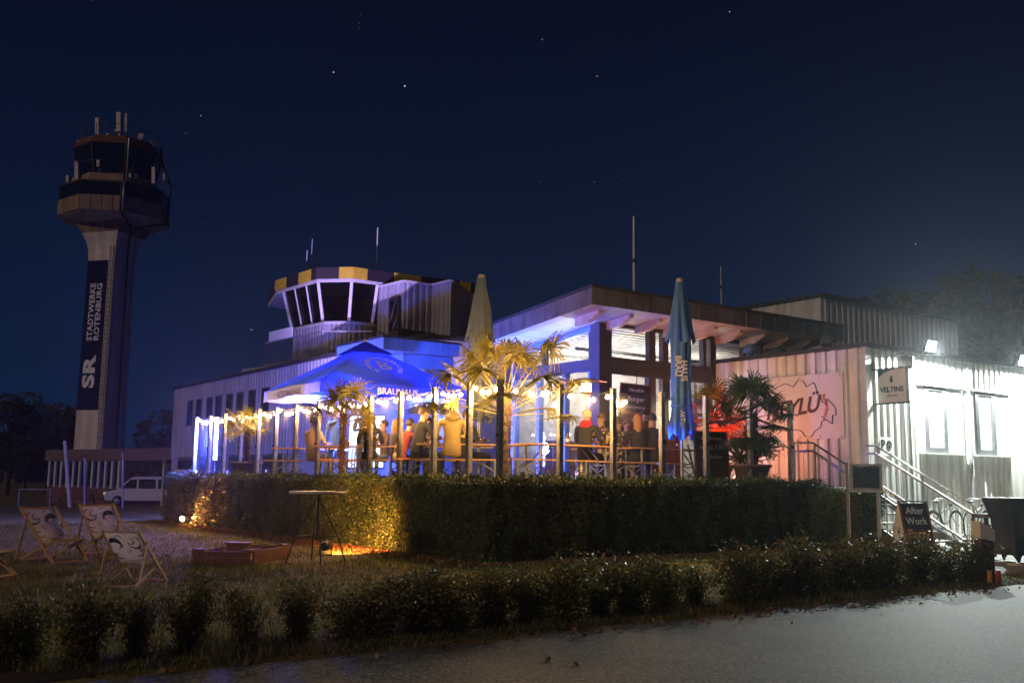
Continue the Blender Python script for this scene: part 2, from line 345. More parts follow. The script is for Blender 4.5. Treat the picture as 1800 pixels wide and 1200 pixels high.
def asphalt():
    m = bpy.data.materials.new('asphalt'); m.use_nodes = True; t = m.node_tree; n = t.nodes; b = n['Principled BSDF']
    c = n.new('ShaderNodeTexCoord'); v = n.new('ShaderNodeTexVoronoi'); v.inputs['Scale'].default_value = 62; t.links.new(c.outputs['Object'], v.inputs['Vector'])
    big = n.new('ShaderNodeTexNoise'); big.inputs['Scale'].default_value = .7; big.inputs['Detail'].default_value = 6; t.links.new(c.outputs['Object'], big.inputs[0])
    s = n.new('ShaderNodeSeparateColor'); t.links.new(v.outputs['Color'], s.inputs[0])
    r = n.new('ShaderNodeValToRGB'); r.color_ramp.elements[0].color = (.008, .008, .009, 1); r.color_ramp.elements[1].color = (.26, .255, .245, 1); r.color_ramp.elements[1].position = .95
    t.links.new(s.outputs[0], r.inputs[0])
    mx = n.new('ShaderNodeMix'); mx.data_type = 'RGBA'; mx.blend_type = 'MULTIPLY'; mx.inputs[0].default_value = 1
    r2 = n.new('ShaderNodeValToRGB'); r2.color_ramp.elements[0].position = .3; r2.color_ramp.elements[1].position = .72; r2.color_ramp.elements[0].color = (.65, .65, .65, 1); r2.color_ramp.elements[1].color = (1.25, 1.22, 1.2, 1)
    t.links.new(big.outputs[0], r2.inputs[0]); t.links.new(r.outputs[0], mx.inputs[6]); t.links.new(r2.outputs[0], mx.inputs[7]); t.links.new(mx.outputs[2], b.inputs['Base Color'])
    b.inputs['Roughness'].default_value = .72
    gr = n.new('ShaderNodeTexNoise'); gr.inputs['Scale'].default_value = 24; gr.inputs['Detail'].default_value = 5; gr.inputs['Roughness'].default_value = .8; t.links.new(c.outputs['Object'], gr.inputs[0])
    r3 = n.new('ShaderNodeValToRGB'); r3.color_ramp.elements[0].position = .38; r3.color_ramp.elements[1].position = .62; r3.color_ramp.elements[0].color = (.45, .45, .46, 1); r3.color_ramp.elements[1].color = (1.5, 1.5, 1.45, 1); t.links.new(gr.outputs[0], r3.inputs[0])
    m3 = n.new('ShaderNodeMix'); m3.data_type = 'RGBA'; m3.blend_type = 'MULTIPLY'; m3.inputs[0].default_value = 1; t.links.new(mx.outputs[2], m3.inputs[6]); t.links.new(r3.outputs[0], m3.inputs[7]); t.links.new(m3.outputs[2], b.inputs['Base Color'])
    bp = n.new('ShaderNodeBump'); bp.inputs['Strength'].default_value = .4; bp.inputs['Distance'].default_value = .005; t.links.new(v.outputs['Distance'], bp.inputs['Height'])
    nn = n.new('ShaderNodeTexNoise'); nn.inputs['Scale'].default_value = 26; nn.inputs['Detail'].default_value = 4; t.links.new(c.outputs['Object'], nn.inputs[0])
    bp2 = n.new('ShaderNodeBump'); bp2.inputs['Strength'].default_value = .04; bp2.inputs['Distance'].default_value = .012; t.links.new(nn.outputs[0], bp2.inputs['Height'])
    t.links.new(bp.outputs[0], bp2.inputs['Normal']); t.links.new(bp2.outputs[0], b.inputs['Normal']); return m
r = MB(); N_ = 160; e0 = []
for i in range(N_+1):
    b = -45+i*.5; e0.append((b, -6.82+.05*math.sin(b*1.7)+.06*random.uniform(-1, 1)+.05*math.sin(b*.45), .010))
vs = e0+[(p[0], -19, .010) for p in e0]
r.add(vs, [(i, N_+1+i, N_+2+i, i+1)[::-1] for i in range(N_)])
tag(r.build('road', asphalt(), space=KF), kind='structure')
# paved yard with slabs on the right
pv = MB(); pv.box(-5.3, 14, -6.7, -.02, -.1, .012); pav = tag(pv.build('pavement', mat('paving_bed', (.20, .19, .17), .9), space=KF), kind='structure')
WM[pav.name] = IDM
sb = MB(); sb.box(-.247, .247, -.247, .247, 0, .05); slabm = sb.mesh('paving_slab', mat('paving_slab', (.36, .35, .32), .8, var=.2, scale=2, coord='Object', bump=.3))
k = 0
for i in range(34):
    for j in range(13):
        b, a = -5.05+i*.5, -6.42+j*.5
        if b > 4.6 and a > -2 or k > 290: continue
        k += 1
        o = link_mesh(slabm, 'paving_slab', pav, Matrix.Translation(W(b, a, -.032+random.uniform(0, .004))) @ Matrix.Rotation(TH, 4, 'Z'))
# sand patch on the lawn
sp = MB(); cen = xz(170, 21, 0); ring = []
for k in range(60):
    t = 2*PI*k/60; q = 1+.10*math.sin(3*t+1)+.05*math.sin(7*t)+.03*random.uniform(-1, 1); ring.append((cen.x-2+8.3*q*math.cos(t), cen.y+3.6*q*math.sin(t)+.25*8.3*q*math.cos(t)*-.35, .006))
sp.add([(cen.x-2, cen.y, .006)]+ring, [(0, k+1, (k+1) % 60+1) for k in range(60)])
cen2 = atZ(560, 985, 0); ring = []
for k in range(50):
    t = 2*PI*k/50; q = 1+.12*math.sin(3*t)+.05*math.sin(8*t+1); ring.append((cen2.x-1.3+2.4*q*math.cos(t), cen2.y+1.2+1.9*q*math.sin(t), .009))
sp.add([(cen2.x-1.3, cen2.y+1.2, .009)]+ring, [(0, k+1, (k+1) % 50+1) for k in range(50)])
tag(sp.build('sand_patch', mat('sand', (.27, .22, .16), .95, col2=(.15, .12, .055), cscale=3.5, bump=.9, bscale=14)), kind='structure')
# grass tufts
def grass():
    n = 70000; P = []
    while len(P) < n:
        q = rng.uniform(0, 1, (60000, 2)); X = -13+q[:, 0]*22; Y = 7+q[:, 1]**1.3*20
        d = np.stack([X-8.3, Y-23.2], 1); bb = d@np.array([math.cos(TH), math.sin(TH)]); aa = d@np.array([-math.sin(TH), math.cos(TH)])
        ok = (aa > -6.75) & ((aa < -.8) | (bb < -11.3)) & ((bb < -5.4)) & (np.abs(X) < Y*.62+.5)
        for x, y in zip(X[ok], Y[ok]): P.append((x, y))
    P = np.array(P[:n]); C = np.column_stack([P, np.full(n, .0)])
    hgt = rng.uniform(.025, .07, n)*(1+.8*(np.sin(P[:, 0]*2.1)*np.sin(P[:, 1]*1.7) > .3)); th = rng.uniform(0, 2*PI, n); lean = rng.normal(0, .025, (n, 2)); wd = .006
    V = np.empty((n, 3, 3)); V[:, 0] = C+np.column_stack([np.cos(th)*wd, np.sin(th)*wd, np.zeros(n)]); V[:, 1] = C-np.column_stack([np.cos(th)*wd, np.sin(th)*wd, np.zeros(n)]); V[:, 2] = C+np.column_stack([lean, hgt])
    me = bpy.data.meshes.new('grass'); me.vertices.add(n*3); me.vertices.foreach_set('co', V.reshape(-1)); me.loops.add(n*3); me.loops.foreach_set('vertex_index', np.arange(n*3))
    me.polygons.add(n); me.polygons.foreach_set('loop_start', np.arange(n)*3); me.polygons.foreach_set('loop_total', np.full(n, 3))
    me.materials.append(mat('grass_blade', (.14, .145, .028), .6, var=.4, scale=1, trans=.3)); me.update(calc_edges=True)
    tag(link_mesh(me, 'grass'), 'short lawn grass between the low shrubs and the tall hedge', 'grass', kind='stuff')
grass()

# ================================================================== TERRACE
FZ = 1.25
tb = MB(); tb.box(-10.75, -.03, -.1, 4.7, -.05, FZ); tb.box(-10.75, -4.2, 4.7, 16.1, -.05, FZ)
tag(tb.build('terrace_floor', M_['deck'], space=KF), kind='structure')

# ---- annex with the lit wall and the banner wall
ANZ = 4.52
an = thing('annex_building', 'low white ribbed metal annex with floodlit wall and two windows', 'building', KM(0, 0))
wins = [(2.15, 4.08), (4.50, 6.38)]; WZ0, WZ1 = 2.10, 3.76
core = MB()
segs = [(0.05, wins[0][0]), (wins[0][1], wins[1][0]), (wins[1][1], 9.0)]
for s0, s1 in segs: core.box(s0, s1, .05, .28, -.1, ANZ)
for s0, s1 in wins: core.box(s0, s1, .05, .28, -.1, WZ0); core.box(s0, s1, .05, .28, WZ1, ANZ)
core.build('wall', M_['clad_dark'], an, KF)
core = MB(); core.box(.05, .28, .28, 4.7, -.1, ANZ); core.box(9.0, 9.2, .05, 4.7, -.1, ANZ); core.build('wall', M_['clad_dark'], an, KF)
cl = MB()
for s0, s1 in segs: cl.corr((s0, .047, 0), (1, 0, 0), (0, -1, 0), s1-s0, 0, ANZ, .26, .04, off=s0)
for s0, s1 in wins:
    cl.corr((s0, .047, 0), (1, 0, 0), (0, -1, 0), s1-s0, 0, WZ0-.02, .26, .04, off=s0)
    cl.corr((s0, .047, 0), (1, 0, 0), (0, -1, 0), s1-s0, WZ1+.04, ANZ, .26, .04, off=s0)
cl.build('cladding', M_['white_clad'], an, KF)
cl = MB(); cl.corr((.047, 4.7, 0), (0, -1, 0), (-1, 0, 0), 4.6, 0, ANZ, .30, .045)
cl.build('cladding', M_['white_clad'], an, KF)
ct = MB(); ct.box(-.012, .10, -.012, .10, 0, ANZ+.01); ct.build('corner_trim', M_['white_clad'], an, KF)
rf = MB(); rf.box(-.06, 9.3, -.10, 4.7, ANZ+.005, ANZ+.10); rf.build('roof', M_['roofing'], an, KF)
for s0, s1 in wins:
    f = MB(); x0, x1 = s0, s1; fw = .07
    xa, xb = s0+.24, s0+1.22
    f.box(xa, xb, .0, .08, WZ0, WZ0+.14); f.box(xa, xb, .0, .08, WZ1-.09, WZ1); f.box(xa, xa+.16, .0, .08, WZ0+.14, WZ1-.09); f.box(xb-.15, xb, .0, .08, WZ0+.14, WZ1-.09)
    fr_ = f.build('window', mat('silver_frame', (.13, .13, .135), .5, .2), an, KF)
    g = MB(); g.box(xa+.16, xb-.15, .03, .04, WZ0+.14, WZ1-.09); g.build('pane', mat('lit_white_pane', (.72, .72, .70), .25, var=.03), fr_, KF)  # pane coloured white to stand in for the light inside
    g = MB(); g.box(x0, xa-.002, .02, .07, WZ0, WZ1); g.build('side_panel', M_['white'], fr_, KF)
    for j in range(3):
        w3 = (x1-xb)/3; g = MB(); g.box(xb+.004+j*w3, xb+(j+1)*w3-.004, .015+.004*(j % 2), .07, WZ0, WZ1); g.build('sliding_shutter', M_['white'], fr_, KF)
    g = MB(); g.box(x0-.03, x1+.03, -.16, .05, WZ0-.03, WZ0-.001); g.build('sill', M_['white'], fr_, KF)
    g = MB(); g.box(x0-.10, x1+.10, -.045, .045, WZ1+.003, WZ1+.05); g.build('head_trim', M_['offwhite'], fr_, KF)
for b in (1.60, 4.30, 7.6):
    p = MB(); p.tube([(b, -.07, ANZ-.05), (b, -.07, 2.6), (b, -.07, .1)], .035, 8); p.build('downpipe', mat('grey_pipe', (.22, .23, .24), .5), an, KF)
# banner with the county outline on the wall beside the stairs
bn = thing('wall_banner', 'pale banner with county outline and red place name on annex wall', 'banner', KM(-.03, 1.9, 3.2))
f = MB(); f.box(-.028, -.004, .62, 3.6, 2.40, 3.98); f.build('sheet', mat('banner_sheet', (.62, .58, .60), .6, var=.05), bn, KF)
def onban(u, z, o=.03): return (-o, u, z)
def bpx(x, y):
    a, z = onA(x, y, -.03); return a, z
outl = [(1380,674),(1395,680),(1403,668),(1412,670),(1418,680),(1424,676),(1430,672),(1434,678),(1436,692),(1442,697),(1446,707),(1451,709),(1455,701),(1460,706),(1465,712),(1469,718),(1470,729),(1464,729),(1463,745),(1452,737),(1445,740),(1443,750),(1433,757),(1426,768),(1416,767),(1409,757),(1400,755),(1395,756),(1388,748)]
lo = MB(); pts = []
for x, y in outl:
    a, z = bpx(x, y); pts.append((-.036, max(.66, min(3.55, a)), z))
for p, q in zip(pts, pts[1:]): lo.bar(p, q, .008, .028, up=(1, 0, 0))
a0 = pts[-1]; 
lo.bar(pts[0], (-.036, 2.5, 3.75), .008, .028, up=(1, 0, 0)); lo.bar((-.036, 2.5, 3.75), (-.036, 3.2, 3.5), .008, .028, up=(1, 0, 0)); lo.bar((-.036, 3.2, 3.5), (-.036, 3.3, 2.9), .008, .028, up=(1, 0, 0)); lo.bar((-.036, 3.3, 2.9), (-.036, 2.6, 2.55), .008, .028, up=(1, 0, 0)); lo.bar((-.036, 2.6, 2.55), a0, .008, .028, up=(1, 0, 0))
lo.build('map_outline', M_['blackink'], bn, KF)
def text_frame(o, xd, yd):           # matrix whose x,y run along xd, yd
    xd, yd = Vector(xd).normalized(), Vector(yd).normalized(); zd = xd.cross(yd)
    M = Matrix((xd, yd, zd)).transposed().to_4x4(); M.translation = Vector(o); return M
put_text('HEYLÜ', .56, bn, KF @ text_frame((-.036, 2.15, 3.16), (0, -1, .10), (0, .1, 1)), mat('maroon_ink', (.07, .015, .03), .7), font_shear=.35, bold=.012, spacing=.95)
def arcfn(R, ang0, sgn=1):
    def fn(c):
        t = ang0 - c.x/R; rr = R+c.y
        return (rr*math.cos(t), rr*math.sin(t), c.z)
    return fn
put_text('Rotenburg', .15, bn, KF @ text_frame((-.036, 1.50, 3.16), (0, -1, 0), (0, 0, 1)), M_['redink'], fn=arcfn(.42, 0), bold=.003)
sc = MB()
for a in (.70, 1.3, 1.9, 2.5, 3.1, 3.5):
    for z in (2.46, 3.92): sc.lathe([(0, 0), (.014, 0), (.014, .01), (0, .012)], 6); n0 = 4*6; sc.v[-n0:] = [(-.029-v[2], a+v[0], z+v[1]) for v in sc.v[-n0:]]
so_ = sc.build('screws', M_['dark_metal'], bn, KF); so_['kind'] = 'stuff'
# brewery sign sticking out of the wall
sg = thing('brewery_sign', 'square white double sided beer sign reading VELTINS under a lamp', 'sign', KM(.55, -.3, 3.3))
SB0 = .30; 
f = MB(); f.box(SB0, SB0+.10, -.83, -.10, 3.20, 3.98); f.build('light_box', mat('sign_white', (.66, .64, .60), .4, var=.04), sg, KF)
f = MB(); f.box(SB0-.02, SB0+.12, -.90, .04, 3.98, 4.01); f.build('bracket', M_['dark_metal'], sg, KF)
f = MB(); f.box(SB0-.02, SB0+.12, -.90, .04, 3.17, 3.199); f.build('bracket', M_['dark_metal'], sg, KF)
f = MB(); f.add([(SB0-.003, -.104, 3.976), (SB0-.003, -.60, 3.976), (SB0-.003, -.45, 3.955), (SB0-.003, -.30, 3.91), (SB0-.003, -.17, 3.83), (SB0-.003, -.104, 3.76)], [(0, 1, 2, 3, 4, 5)])
f.build('green_corner', mat('brewery_green', (.02, .10, .11), .5), sg, KF)
put_text('VELTINS', .165, sg, KF @ text_frame((SB0-.006, -.465, 3.50), (0, -1, 0), (0, 0, 1)), mat('sign_green_ink', (.02, .06, .06), .5), bold=.006, extrude=.002)
put_text('Pilsener', .085, sg, KF @ text_frame((SB0-.006, -.465, 3.36), (0, -1, .04), (0, 0, 1)), mat('sign_gold_ink', (.25, .18, .10), .5), font_shear=.5, extrude=.002)
f = MB(); f.add([(SB0-.005, -.465+.05*math.cos(t)*(1 if math.sin(t) < 0 else .75), 3.73+.075*math.sin(t)*(1.3 if math.sin(t) > 0 else .9)) for t in np.linspace(0, 2*PI, 15)[:-1]], [tuple(range(14))]); f.build('emblem', mat('sign_green_ink', (.02, .06, .06), .5), sg, KF)
# disabled parking sign
ps = thing('parking_sign', 'small white sign with P and wheelchair symbol beside stair rail', 'sign', KM(.6, -.02, 2.2))
f = MB(); f.box(.40, .92, -.035, -.02, 1.98, 2.42); f.build('plate', M_['white'], ps, KF)
put_text('P', .30, ps, KF @ text_frame((.52, -.038, 2.24), (1, 0, 0), (0, 0, 1)), M_['blackink'], bold=.012)
f = MB(); c0 = (.76, 2.24); f.add([(c0[0]+.115*math.cos(t), -.038, c0[1]+.115*math.sin(t)) for t in np.linspace(0, 2*PI, 25)[:-1]], [tuple(range(24))]); f.build('disc', M_['blackink'], ps, KF)
f = MB(); pp = [(.75, -.041, 2.31), (.755, -.041, 2.24), (.80, -.041, 2.23), (.82, -.041, 2.17)]
for p, q in zip(pp, pp[1:]): f.bar(p, q, .004, .018, up=(0, 1, 0))
arc = [(.755+.055*math.cos(t), -.041, 2.205+.055*math.sin(t)) for t in np.linspace(2.0, 5.6, 9)]
for p, q in zip(arc, arc[1:]): f.bar(p, q, .004, .014, up=(0, 1, 0))
f.build('wheelchair_symbol', M_['white'], ps, KF)
put_text('→', .12, ps, KF @ text_frame((.80, -.038, 2.03), (1, 0, 0), (0, 0, 1)), M_['blackink'], bold=.004)

# floodlights
FLW = 2500
fl_e = emis('floodlight_glow', (.92, 1, .97), 450)
for i, (b, lab) in enumerate(((2.2, 'glaring white floodlight at annex roof edge, above the nearer window'), (6.65, 'glaring white floodlight at annex roof edge, above the farther window'))):
    t = thing('floodlight', lab, 'floodlight', KM(b, -.2, ANZ+.15), 'floodlights along the annex roof')
    f = MB(); f.obox(Matrix.Translation((b, -.32, ANZ+.18)) @ Matrix.Rotation(.35, 4, 'X'), (.38, .07, .28)); f.build('housing', M_['blackpl'], t, KF)
    f = MB(); f.obox(Matrix.Translation((b, -.361, ANZ+.165)) @ Matrix.Rotation(.35, 4, 'X'), (.34, .008, .24)); f.build('lens', fl_e, t, KF)
    f = MB(); f.bar((b, -.05, ANZ-.02), (b, -.30, ANZ+.14), .03); f.build('bracket', M_['dark_metal'], t, KF)
    light('SPOT', 'lamp', W(b, -.49, ANZ+.06), FLW, (.90, 1, .95), t, size=.05, aim=W(b, -.47-.42, ANZ+.06-.9), spot=3.13, blend=.12)
# dark bucket shade lamp above brewery sign
t = thing('gooseneck_lamp', 'unlit dark bucket shaped wall lamp above the brewery sign', 'lamp', KM(1.3, -.2, 4.2))
f = MB(); f.lathe([(.04, 4.36), (.16, 4.34), (.15, 4.20), (.10, 4.05), (.085, 4.05)], 12, c=(1.15, -.35)); f.build('shade', M_['terracotta'], t, KF)
f = MB(); f.tube([(1.15, .0, 4.40), (1.15, -.2, 4.44), (1.15, -.35, 4.37)], .02, 6); f.build('arm', M_['dark_metal'], t, KF)

# ---- stairs with rails
NST = 7; RZ = FZ/NST; TR = .31
st = thing('entrance_stairs', 'open metal stairs with light treads leading up to the terrace', 'stairs', KM(-1.3, -1.4))
tm = MB(); tm.box(-1.0, 1.0, -.15, .15, -.02, .02); tmesh = tm.mesh('tread', mat('tread_grating', (.55, .55, .52), .5, .2))
for i in range(1, NST):
    link_mesh(tmesh, 'tread', st, WM[st.name].inverted() @ (KF @ Matrix.Translation((-1.3, -.30-.31*(i-.5), FZ-i*RZ-.02))))
for b in (-2.33, -.27):
    f = MB(); f.bar((b, -.22, FZ-.08), (b, -.3-TR*NST, -.06), .04, .2); f.build('stringer', M_['steel'], st, KF)
f = MB(); f.box(-2.3, -.2, -.3, .1, FZ-.12, FZ-.002); f.build('landing', mat('tread_grating', (.55, .55, .52), .5, .2), st, KF)
def rail(b, a0, a1, a2, lab, low=False):
    t = thing('stair_railing', lab, 'railing', KM(b, a1, 0), 'railings of the entrance stairs')
    sl_ = -(FZ)/(TR*NST)
    def rz(a): return 2.2 if a > a1 else 2.2+(a1-a)*-RZ/TR
    f = MB(); f.tube([(b, a0, 2.2), (b, a1, 2.2), (b, a2, rz(a2)), (b, a2-.07, rz(a2)-.12), (b, a2-.08, rz(a2)-.95)], .022, 8); f.build('handrail', M_['steel_shiny'], t, KF)
    f = MB(); f.bar((b, a0, 2.02), (b, a1, 2.02), .03, .05); f.bar((b, a1, 2.02), (b, a2, rz(a2)-.18), .03, .05); f.build('upper_bar', M_['steel'], t, KF)
    f = MB(); f.bar((b, a0, 1.35), (b, a1, 1.35), .03, .05); f.bar((b, a1, 1.35), (b, a2, rz(a2)-.85), .03, .05); f.build('lower_bar', M_['steel'], t, KF)
    for a in (a0, a1-.05, (a1+a2)/2, a2):
        f = MB(); f.bar((b, a, rz(a)), (b, a, max(0, rz(a)-1.1)), .035); f.build('post', M_['steel'], t, KF)
    bm = MB(); bm.tube([(0, 0, 0), (0, 0, .67)], .008, 5); me = bm.mesh('baluster', M_['steel'])
    a = a0-.12
    while a > a2+.05:
        link_mesh(me, 'baluster', t, WM[t.name].inverted() @ (KF @ Matrix.Translation((b, a, rz(a)-.85)))); a -= .125
rail(-2.38, .25, -.25, -2.55, 'steel stair railing nearer the camera, beside the hedge end')
rail(-.14, .30-.32, -.28, -2.55, 'steel stair railing in front of the parking sign')

# ---- main glass pavilion
mb_ = thing('restaurant_pavilion', 'glazed terrace restaurant with dark frames and overhanging grey metal roof', 'building', KM(-4.14, 4.72))
A0, B0, B1, A1 = 4.72, -4.14, 3.2, 8.4
RS = -.105                                    # roof slope along a
def soff(a): return 5.40+RS*(a-3.5)
AN = M_['anth']
# front frame
f = MB(); f.box(B0, -3.72, A0, A0+.35, FZ, 5.22); f.build('corner_column', AN, mb_, KF)
f = MB(); f.box(-3.72, .9, A0+.02, A0+.2, 3.98, 4.42); f.build('lintel_band', AN, mb_, KF)
f = MB(); f.box(-3.72, 2.6, A0+.02, A0+.2, 5.18, 5.28); f.build('top_beam', AN, mb_, KF)
f = MB(); f.box(.9, 3.2, A0+.02, A0+.2, 4.2, 4.62); f.build('lintel_band', AN, mb_, KF)
for b0, b1 in ((-2.39, -2.17), (-1.90, -1.70), (-.38, -.26), (-.10, .12), (1.25, 1.35), (2.0, 2.06), (2.9, 3.2)):
    f = MB(); f.box(b0, b1, A0+.03, A0+.19, 4.42, 5.18); f.build('mullion', AN, mb_, KF)
for b0, b1 in ((-2.42, -2.17), (-1.92, -1.66), (-.20, -.04)):
    f = MB(); f.box(b0, b1, A0+.03, A0+.19, FZ, 3.98); f.build('mullion', AN, mb_, KF)
for b0, b1 in ((-3.72, -2.39), (-2.17, -1.90), (-1.70, -.38), (.12, 1.25), (1.35, 2.0), (2.06, 2.9)):
    f = MB(); f.box(b0, b1, A0+.10, A0+.11, 4.42, 5.18); g = f.build('window', WGLASS, mb_, KF)
for b0, b1 in ((-3.72, -2.42), (-2.17, -1.92), (-1.66, -.20)):
    f = MB(); f.box(b0, b1, A0+.10, A0+.11, FZ, 3.98); f.build('glass_door', WGLASS, mb_, KF)
# left side frame
f = MB()
vsx = [(B0+.02, A0+.36, 4.03), (B0+.02, A1, 4.03), (B0+.02, A1, 4.40), (B0+.02, A0+.36, 4.40)]
f.box(B0+.02, B0+.2, A0+.352, A1, 4.05, 4.36); f.build('lintel_band', AN, mb_, KF)
f = MB(); z1, z2 = soff(5.07)-.16, soff(A1)-.16
f.add([(B0+.02, 5.07, z1), (B0+.2, 5.07, z1), (B0+.2, A1, z2), (B0+.02, A1, z2), (B0+.02, 5.07, z1+.13), (B0+.2, 5.07, z1+.13), (B0+.2, A1, z2+.13), (B0+.02, A1, z2+.13)],
      [(0, 3, 2, 1), (4, 5, 6, 7), (0, 1, 5, 4), (1, 2, 6, 5), (2, 3, 7, 6), (3, 0, 4, 7)]); f.build('top_beam', M_['bluepanel'], mb_, KF)  # blue terrace light on this beam is put into its colour
cols = [5.07, 7.0, 8.28]
for k, a in enumerate(cols):
    f = MB(); f.box(B0+.03, B0+.19, a, a+.10, 4.36, soff(a)-.17); f.build('mullion', AN, mb_, KF)
for a in (5.07, 6.1, 7.2, 8.28):
    f = MB(); f.box(B0+.03, B0+.19, a, a+.12, FZ, 4.05); f.build('mullion', M_['bluepanel'], mb_, KF)
for a0, a1 in zip(cols, cols[1:]):
    f = MB(); f.add([(B0+.1, a0+.1, 4.36), (B0+.1, a1, 4.36), (B0+.1, a1, soff(a1)-.17), (B0+.1, a0+.1, soff(a0)-.17)], [(0, 1, 2, 3)]); f.build('window', WGLASS, mb_, KF)
for a0, a1 in zip((5.07, 6.1, 7.2), (6.1, 7.2, 8.28)):
    f = MB(); f.box(B0+.10, B0+.11, a0+.12, a1, FZ, 4.05); f.build('glass_door', WGLASS, mb_, KF)
# inside: walls, ceiling, counter
f = MB(); f.box(B1, B1+.2, A0, A1, FZ, 5.0); f.box(.3, B1, A0+.25, A0+.35, FZ, 4.2); f.box(B0+.2, B1, A1+.1, A1+.3, FZ, 4.9); f.build('inner_wall', mat('inner_wall_white', (.7, .68, .64), .7), mb_, KF)
f = MB()
for i in range(16):
    a = A0+.2+i*.22; f.add([(B0+.2, a, soff(a)-.03), (B1, a, soff(a)-.03), (B1, a+.14, soff(a)-.03), (B0+.2, a+.14, soff(a)-.03), (B0+.2, a, soff(a)-.08), (B1, a, soff(a)-.08), (B1, a+.14, soff(a)-.08), (B0+.2, a+.14, soff(a)-.08)],
      [(0, 3, 2, 1), (4, 5, 6, 7), (0, 1, 5, 4), (1, 2, 6, 5), (2, 3, 7, 6), (3, 0, 4, 7)])
o = f.build('ceiling_slats', mat('ceiling_white', (.72, .70, .66), .6), mb_, KF); o['kind'] = 'stuff'
for a in (5.9, 7.4):
    f = MB(); f.bar((B0+.2, a, 4.72), (B1, a, 4.72), .06, .10); f.build('ceiling_beam', M_['steel'], mb_, KF)
for b, a in ((-2.6, 5.9), (-.6, 5.9), (1.5, 5.9), (-2.6, 7.5), (-.4, 7.5)):
    light('AREA', 'room_light', W(b, a, 4.55), 30, (1, .90, .74), mb_, size=.9, aim=W(b, a, 6))
    light('POINT', 'room_light', W(b, a, 3.6), 70, (1, .88, .74), mb_, size=.15)
f = MB(); f.box(-3.4, 1.5, 7.5, 8.0, FZ, 2.4); f.build('bar_counter', M_['darkwood'], mb_, KF)
# roof
R0b, R1b, R0a, R1a = -5.42, 4.09, 3.5, 8.7
f = MB()
def slab(f, b0, b1, a0, a1, d0, d1):
    f.add([(b0, a0, soff(a0)+d0), (b1, a0, soff(a0)+d0), (b1, a1, soff(a1)+d0), (b0, a1, soff(a1)+d0), (b0, a0, soff(a0)+d1), (b1, a0, soff(a0)+d1), (b1, a1, soff(a1)+d1), (b0, a1, soff(a1)+d1)],
          [(0, 3, 2, 1), (4, 5, 6, 7), (0, 1, 5, 4), (1, 2, 6, 5), (2, 3, 7, 6), (3, 0, 4, 7)])
slab(f, R0b+.02, R1b-.02, R0a+.02, R1a, .02, .40); rfo = f.build('roof', mat('soffit_board', (.60, .56, .52), .6, var=.1), mb_, KF)
f = MB(); slab(f, R0b-.05, R1b+.03, R0a-.05, R1a+.03, .405, .46); f.build('roof_edge', M_['roofing'], rfo, KF)
nP = 16; wP = (R1b-R0b)/nP
for i in range(nP):
    b0 = R0b+i*wP; f = MB(); f.box(b0+.006, b0+wP-.006, R0a-.012, R0a+.018, 5.395, 5.80); f.box(b0+wP-.012, b0+wP+.0, R0a-.034, R0a-.012, 5.40, 5.79); f.build('fascia_panel', M_['fascia'], rfo, KF)
nP = 8; wP = (R1a-R0a)/nP
for i in range(nP):
    a0, a1 = R0a+i*wP+.006, R0a+(i+1)*wP-.006
    f = MB(); x0, x1 = R0b-.012, R0b+.018
    vs = [(x, a, soff(a)+d) for d in (-.005, .40) for x, a in ((x0, a0), (x1, a0), (x1, a1), (x0, a1))]
    f.add(vs, [(0, 3, 2, 1), (4, 5, 6, 7), (0, 1, 5, 4), (1, 2, 6, 5), (2, 3, 7, 6), (3, 0, 4, 7)]); f.build('fascia_panel', M_['fascia'], rfo, KF)
for k in range(9):
    b = -4.85+k*1.0; f = MB()
    pts = [(R0a+.35, soff(R0a+.35)+.0), (R0a+.35, soff(R0a+.35)-.06), (R0a+.75, soff(R0a+.75)-.20), (A0+.02, soff(A0)-.20), (A0+.02, soff(A0)+.0)]
    n = len(pts); vs = [(b-.07, a, z) for a, z in pts]+[(b+.07, a, z) for a, z in pts]
    f.add(vs, [tuple(range(n)), tuple(range(n, 2*n))[::-1]]+[(i, n+i, n+(i+1) % n, (i+1) % n) for i in range(n)])
    f.build('rafter', mat('rafter_wood', (.42, .27, .18), .6, var=.2), rfo, KF)
for k in range(14):
    b = R0b+.05+k*.66
    f = MB(); slab(f, b, b+.64, R0a+.03, A0, .0, .018); 
    if b+.64 < R1b: f.build('soffit_panel', mat('soffit_wood', (.33, .24, .19), .6, var=.2), rfo, KF)
for k in range(5):
    a = A0+.05+k*.70
    f = MB(); slab(f, R0b+.03, B0, a, a+.68, .0, .018); f.build('soffit_panel', M_['white'], rfo, KF)
# black flat roof pieces and duct behind annex
t = thing('rear_block', 'taller pale ribbed metal block behind the annex roof', 'building', KM(6.6, 6))
f = MB(); f.box(6.56, 14.6, 6.03, 12, 4.0, 7.30); f.build('wall', M_['clad_dark'], t, KF)
f = MB(); f.corr((6.56, 6.02, 0), (1, 0, 0), (0, -1, 0), 8.0, 4.6, 7.32, .30, .04); f.corr((6.55, 12, 0), (0, -1, 0), (-1, 0, 0), 5.98, 4.6, 7.32, .30, .04); f.build('cladding', M_['white_clad'], t, KF)
f = MB(); f.box(6.45, 14.7, 5.9, 12.1, 7.33, 7.45); f.build('roof', M_['roofing'], t, KF)
f = MB(); f.lathe([(.0, 5.65), (.38, 5.65), (.38, 5.25), (.24, 5.1), (.24, 4.6)], 14, c=(9.3, 4.6)); tt = thing('roof_cowl', 'dark round ventilation cowl on the roof before the taller block', 'vent', KM(9.3, 4.6, 4.6)); f.build('cowl', M_['dark_metal'], tt, KF)
t = thing('link_roof', 'dark flat roof strip joining the pavilion to the taller block', 'roof', KM(4.1, 5))
